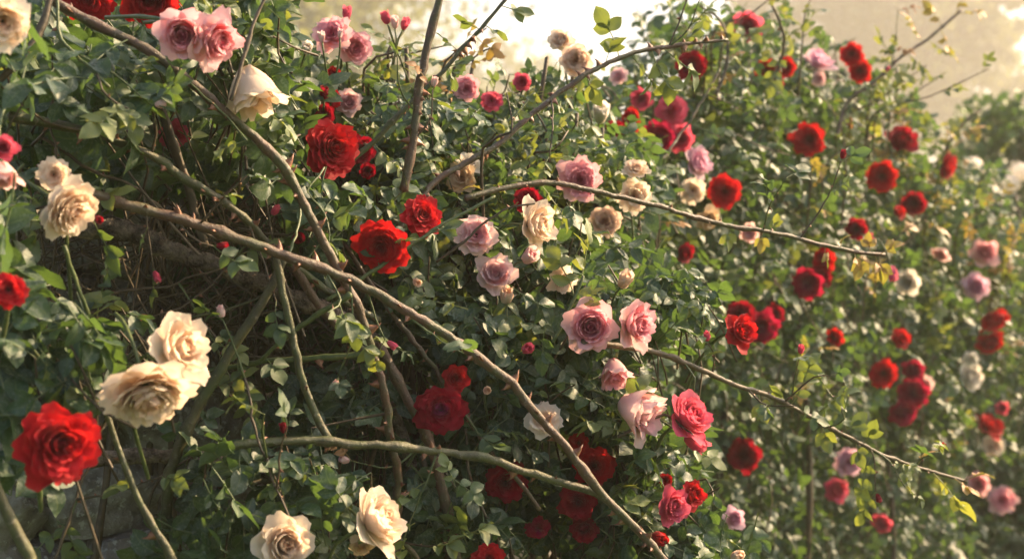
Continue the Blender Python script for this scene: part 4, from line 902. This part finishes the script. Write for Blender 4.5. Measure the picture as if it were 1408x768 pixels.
# ------------------------------------------------------------------ background: ground, trees, shrubs
mb = MB(); g = 24; xs = np.linspace(-125, 125, g); ys = np.linspace(-8, 155, g)
X, Y = np.meshgrid(xs, ys); Z = np.zeros_like(X)
mb.add(np.stack([X, Y, Z], -1).reshape(-1, 3), [grid_faces(g, g)])
tag(link('ground', mb.mesh('ground', [M_GRASS])), kind='structure')
QUAD = np.array([(0, 0, 0), (.42, .5, .08), (0, 1, -.1), (-.42, .5, .08)])
def leaf_cloud(mb, cen, rad, n_clump, per, leaf, rng, tint=.4, shell=.55):
    for _ in range(n_clump):
        d = nrm(rng.normal(0, 1, 3)); rr = shell + (1 - shell) * rng.uniform() if rng.uniform() < .7 else rng.uniform() * .8
        c = np.array(cen) + d * np.array(rad) * rr; cr = np.array(rad).min() * rng.uniform(.14, .30); ct = np.clip(tint + rng.normal(0, .25), 0, 1)
        pts = c + rng.normal(0, 1, (per, 3)) * cr * np.array([.6, .6, .42])
        A = nrm(rng.normal(0, 1, (per, 3))); Bv = nrm(np.cross(A, rng.normal(0, 1, (per, 3)))); Cn = np.cross(A, Bv)
        s = leaf * rng.uniform(.6, 1.3, (per, 1, 1))
        v = pts[:, None, :] + s * (QUAD[None, :, :1] * A[:, None] + QUAD[None, :, 1:2] * Bv[:, None] + QUAD[None, :, 2:] * Cn[:, None])
        f = np.arange(per * 4).reshape(per, 4)
        col = np.zeros((per, 4, 3)); col[..., 0] = np.clip(ct + rng.normal(0, .15, (per, 1)), 0, 1); col[..., 1] = (rng.uniform(size=(per, 1)) < .06) * .6; col[..., 2] = .5
        mb.add(v.reshape(-1, 3), [f], col.reshape(-1, 3))
def tree(label, x, y, h, rad, seed, clumps=90, per=70, leaf=.16, tint=.4):
    rng = np.random.default_rng(seed); t = empty('broadleaf_tree', (x, y, 0), label, 'tree', 'trees beyond the hedge')
    tk = MB(); base = np.zeros(3); top = np.array([rng.normal(0, .3), rng.normal(0, .3), h * .62])
    tube(tk, [base, top * .5 + rng.normal(0, .15, 3), top], [h * .035, h * .026, h * .014], 10, .5, rng, .06)
    for _ in range(9):
        a = rng.uniform(0, 6.28); s = top * rng.uniform(.45, .95); e = s + np.array([math.cos(a) * rad * .7, math.sin(a) * rad * .7, rng.uniform(.08, .3) * h])
        tube(tk, [s, (s + e) / 2 + np.array([0, 0, .3]), e], [h * .012, h * .008, h * .003], 6, .5, rng, .06)
    link('trunk', tk.mesh('trunk', [M_TRUNK]), t)
    cr = MB()
    leaf_cloud(cr, (0, 0, h * .66), (rad, rad, h * .36), clumps, per, leaf, rng, tint)
    leaf_cloud(cr, (0, 0, h * .66), (rad * 1.22, rad * 1.22, h * .42), clumps // 3, per // 3, leaf, rng, tint, .8)
    for _ in range(5):
        d = rng.normal(0, 1, 3); leaf_cloud(cr, (d[0] * rad * .45, d[1] * rad * .45, h * (.66 + .12 * d[2])), (rad * .5,) * 3, clumps // 6, per, leaf, rng, tint)
    link('crown', cr.mesh('crown', [M_TREE]), t)
def X_(px, d): return (px - 704) * K * d
tree('broad hazy tree beyond the right end of the hedge', X_(1225, 105), 105, 29.0, 7.6, 61, 210, 80, .5)
tree('smaller hazy tree at the far right edge of the sky', X_(1425, 110), 110, 19.0, 6.5, 62, 110, 70, .5)
tree('olive green tree behind the hedge at upper left with sky gaps', X_(460, 60), 60, 20, 7.2, 63, 120, 70, .36)
tree('loose pale tree barely showing left of the bright sky', X_(640, 110), 110, 20.0, 7.5, 64, 80, 60, .5)
tree('tall tree hidden behind the upper left leaves', X_(180, 50), 50, 20, 7.4, 65, 120, 70, .36)
tree('hazy tree between the bright sky and the broad right tree', X_(985, 120), 120, 17, 8.5, 66, 100, 60, .5)
mb = MB(); rng = np.random.default_rng(70)
for px in range(-500, 2000, 90):
    leaf_cloud(mb, (X_(px, 140), 140 + rng.normal(0, 3), 3), (7, 5, rng.uniform(4.5, 7)), 22, 40, .7, rng, .4, .3)
tag(link('distant_woods', mb.mesh('distant_woods', [M_TREE])), kind='stuff')
def shrub(label, px, d, h, rad, seed, clumps=60, per=60, leaf=.06):
    rng = np.random.default_rng(seed); x = X_(px, d); t = empty('garden_shrub', (x, d, 0), label, 'shrub', 'shrubs beyond the hedge')
    mb = MB(); leaf_cloud(mb, (0, 0, h * .52), (rad, rad, h * .48), clumps, per, leaf, rng, .5, .5)
    link('foliage', mb.mesh('foliage', [M_SHRUB]), t)
    st = MB()
    for _ in range(7):
        a = rng.uniform(0, 6.28); tube(st, [(0, 0, 0), (math.cos(a) * rad * .3, math.sin(a) * rad * .3, h * .4), (math.cos(a) * rad * .6, math.sin(a) * rad * .6, h * .75)], [.02, .014, .008], 6, .2, rng, .05)
    link('stems', st.mesh('stems', [M_TWIG]), t)
shrub('bright green rounded shrub at the right edge behind the hedge end', 1402, 9, 2.55, .62, 71, 240, 80, .06)
shrub('dark green low shrub beneath the white pompon flowers at the right edge', 1440, 7.4, 1.75, .6, 72, 110, 70, .05)
shrub('dark foliage mound at the lower right corner', 1452, 6.0, 1.2, .55, 73, 110, 70, .045)
for px, py, lab in ((1338, 228, 'white pompon flower nearest the red rose at the hedge end'), (1361, 243, 'white pompon flower second from the hedge end'), (1390, 252, 'white pompon flower third from the hedge end'), (1405, 236, 'white pompon flower at the right edge, highest of its row')):
    d = 7.2; p = P(px, py, d); rng = np.random.default_rng(px); r = 13 * K * d
    mb = MB()
    for i in range(220):
        ph = math.acos(1 - 2 * (i + .5) / 220); th = i * 2.39996; dv = np.array([math.sin(ph) * math.cos(th), math.sin(ph) * math.sin(th), math.cos(ph)])
        R = rot_to(np.cross(dv, rng.normal(0, 1, 3)), dv); q = QUAD * r * .36; q[:, 1] -= r * .18
        mb.add(dv * r * rng.uniform(.8, 1.0) + q @ R.T, [np.array([[0, 1, 2, 3]])], (.8, 1, .3))
    t = empty('pompon_flower', p, lab, 'flower', 'white pompon flowers')
    link('petals', mb.mesh('petals', [PET['white']]), t)
    sb = MB(); tube(sb, [(0, 0, -r * .6), (.02, .05, -.25), (.03, .12, -.6)], [.004, .005, .006], 5, .05); link('stalk', sb.mesh('stalk', [M_GREEN]), t)

# ------------------------------------------------------------------ morning haze
m, n, l = newmat('haze_air')
pv = n.new('ShaderNodeVolumePrincipled'); pv.inputs['Color'].default_value = (1, .93, .82, 1); pv.inputs['Density'].default_value = 0.0034; pv.inputs['Anisotropy'].default_value = 0.15
o = n.new('ShaderNodeOutputMaterial'); l.new(pv.outputs[0], o.inputs['Volume'])
mb = MB(); q = np.array([(x, y, z) for x in (-130, 130) for y in (-12, 160) for z in (-1, 31)], float)
mb.add(q, [np.array([(0, 1, 3, 2), (4, 6, 7, 5), (0, 4, 5, 1), (2, 3, 7, 6), (1, 5, 7, 3), (0, 2, 6, 4)])])
tag(link('haze', mb.mesh('haze', [m], smooth=False)), kind='stuff')
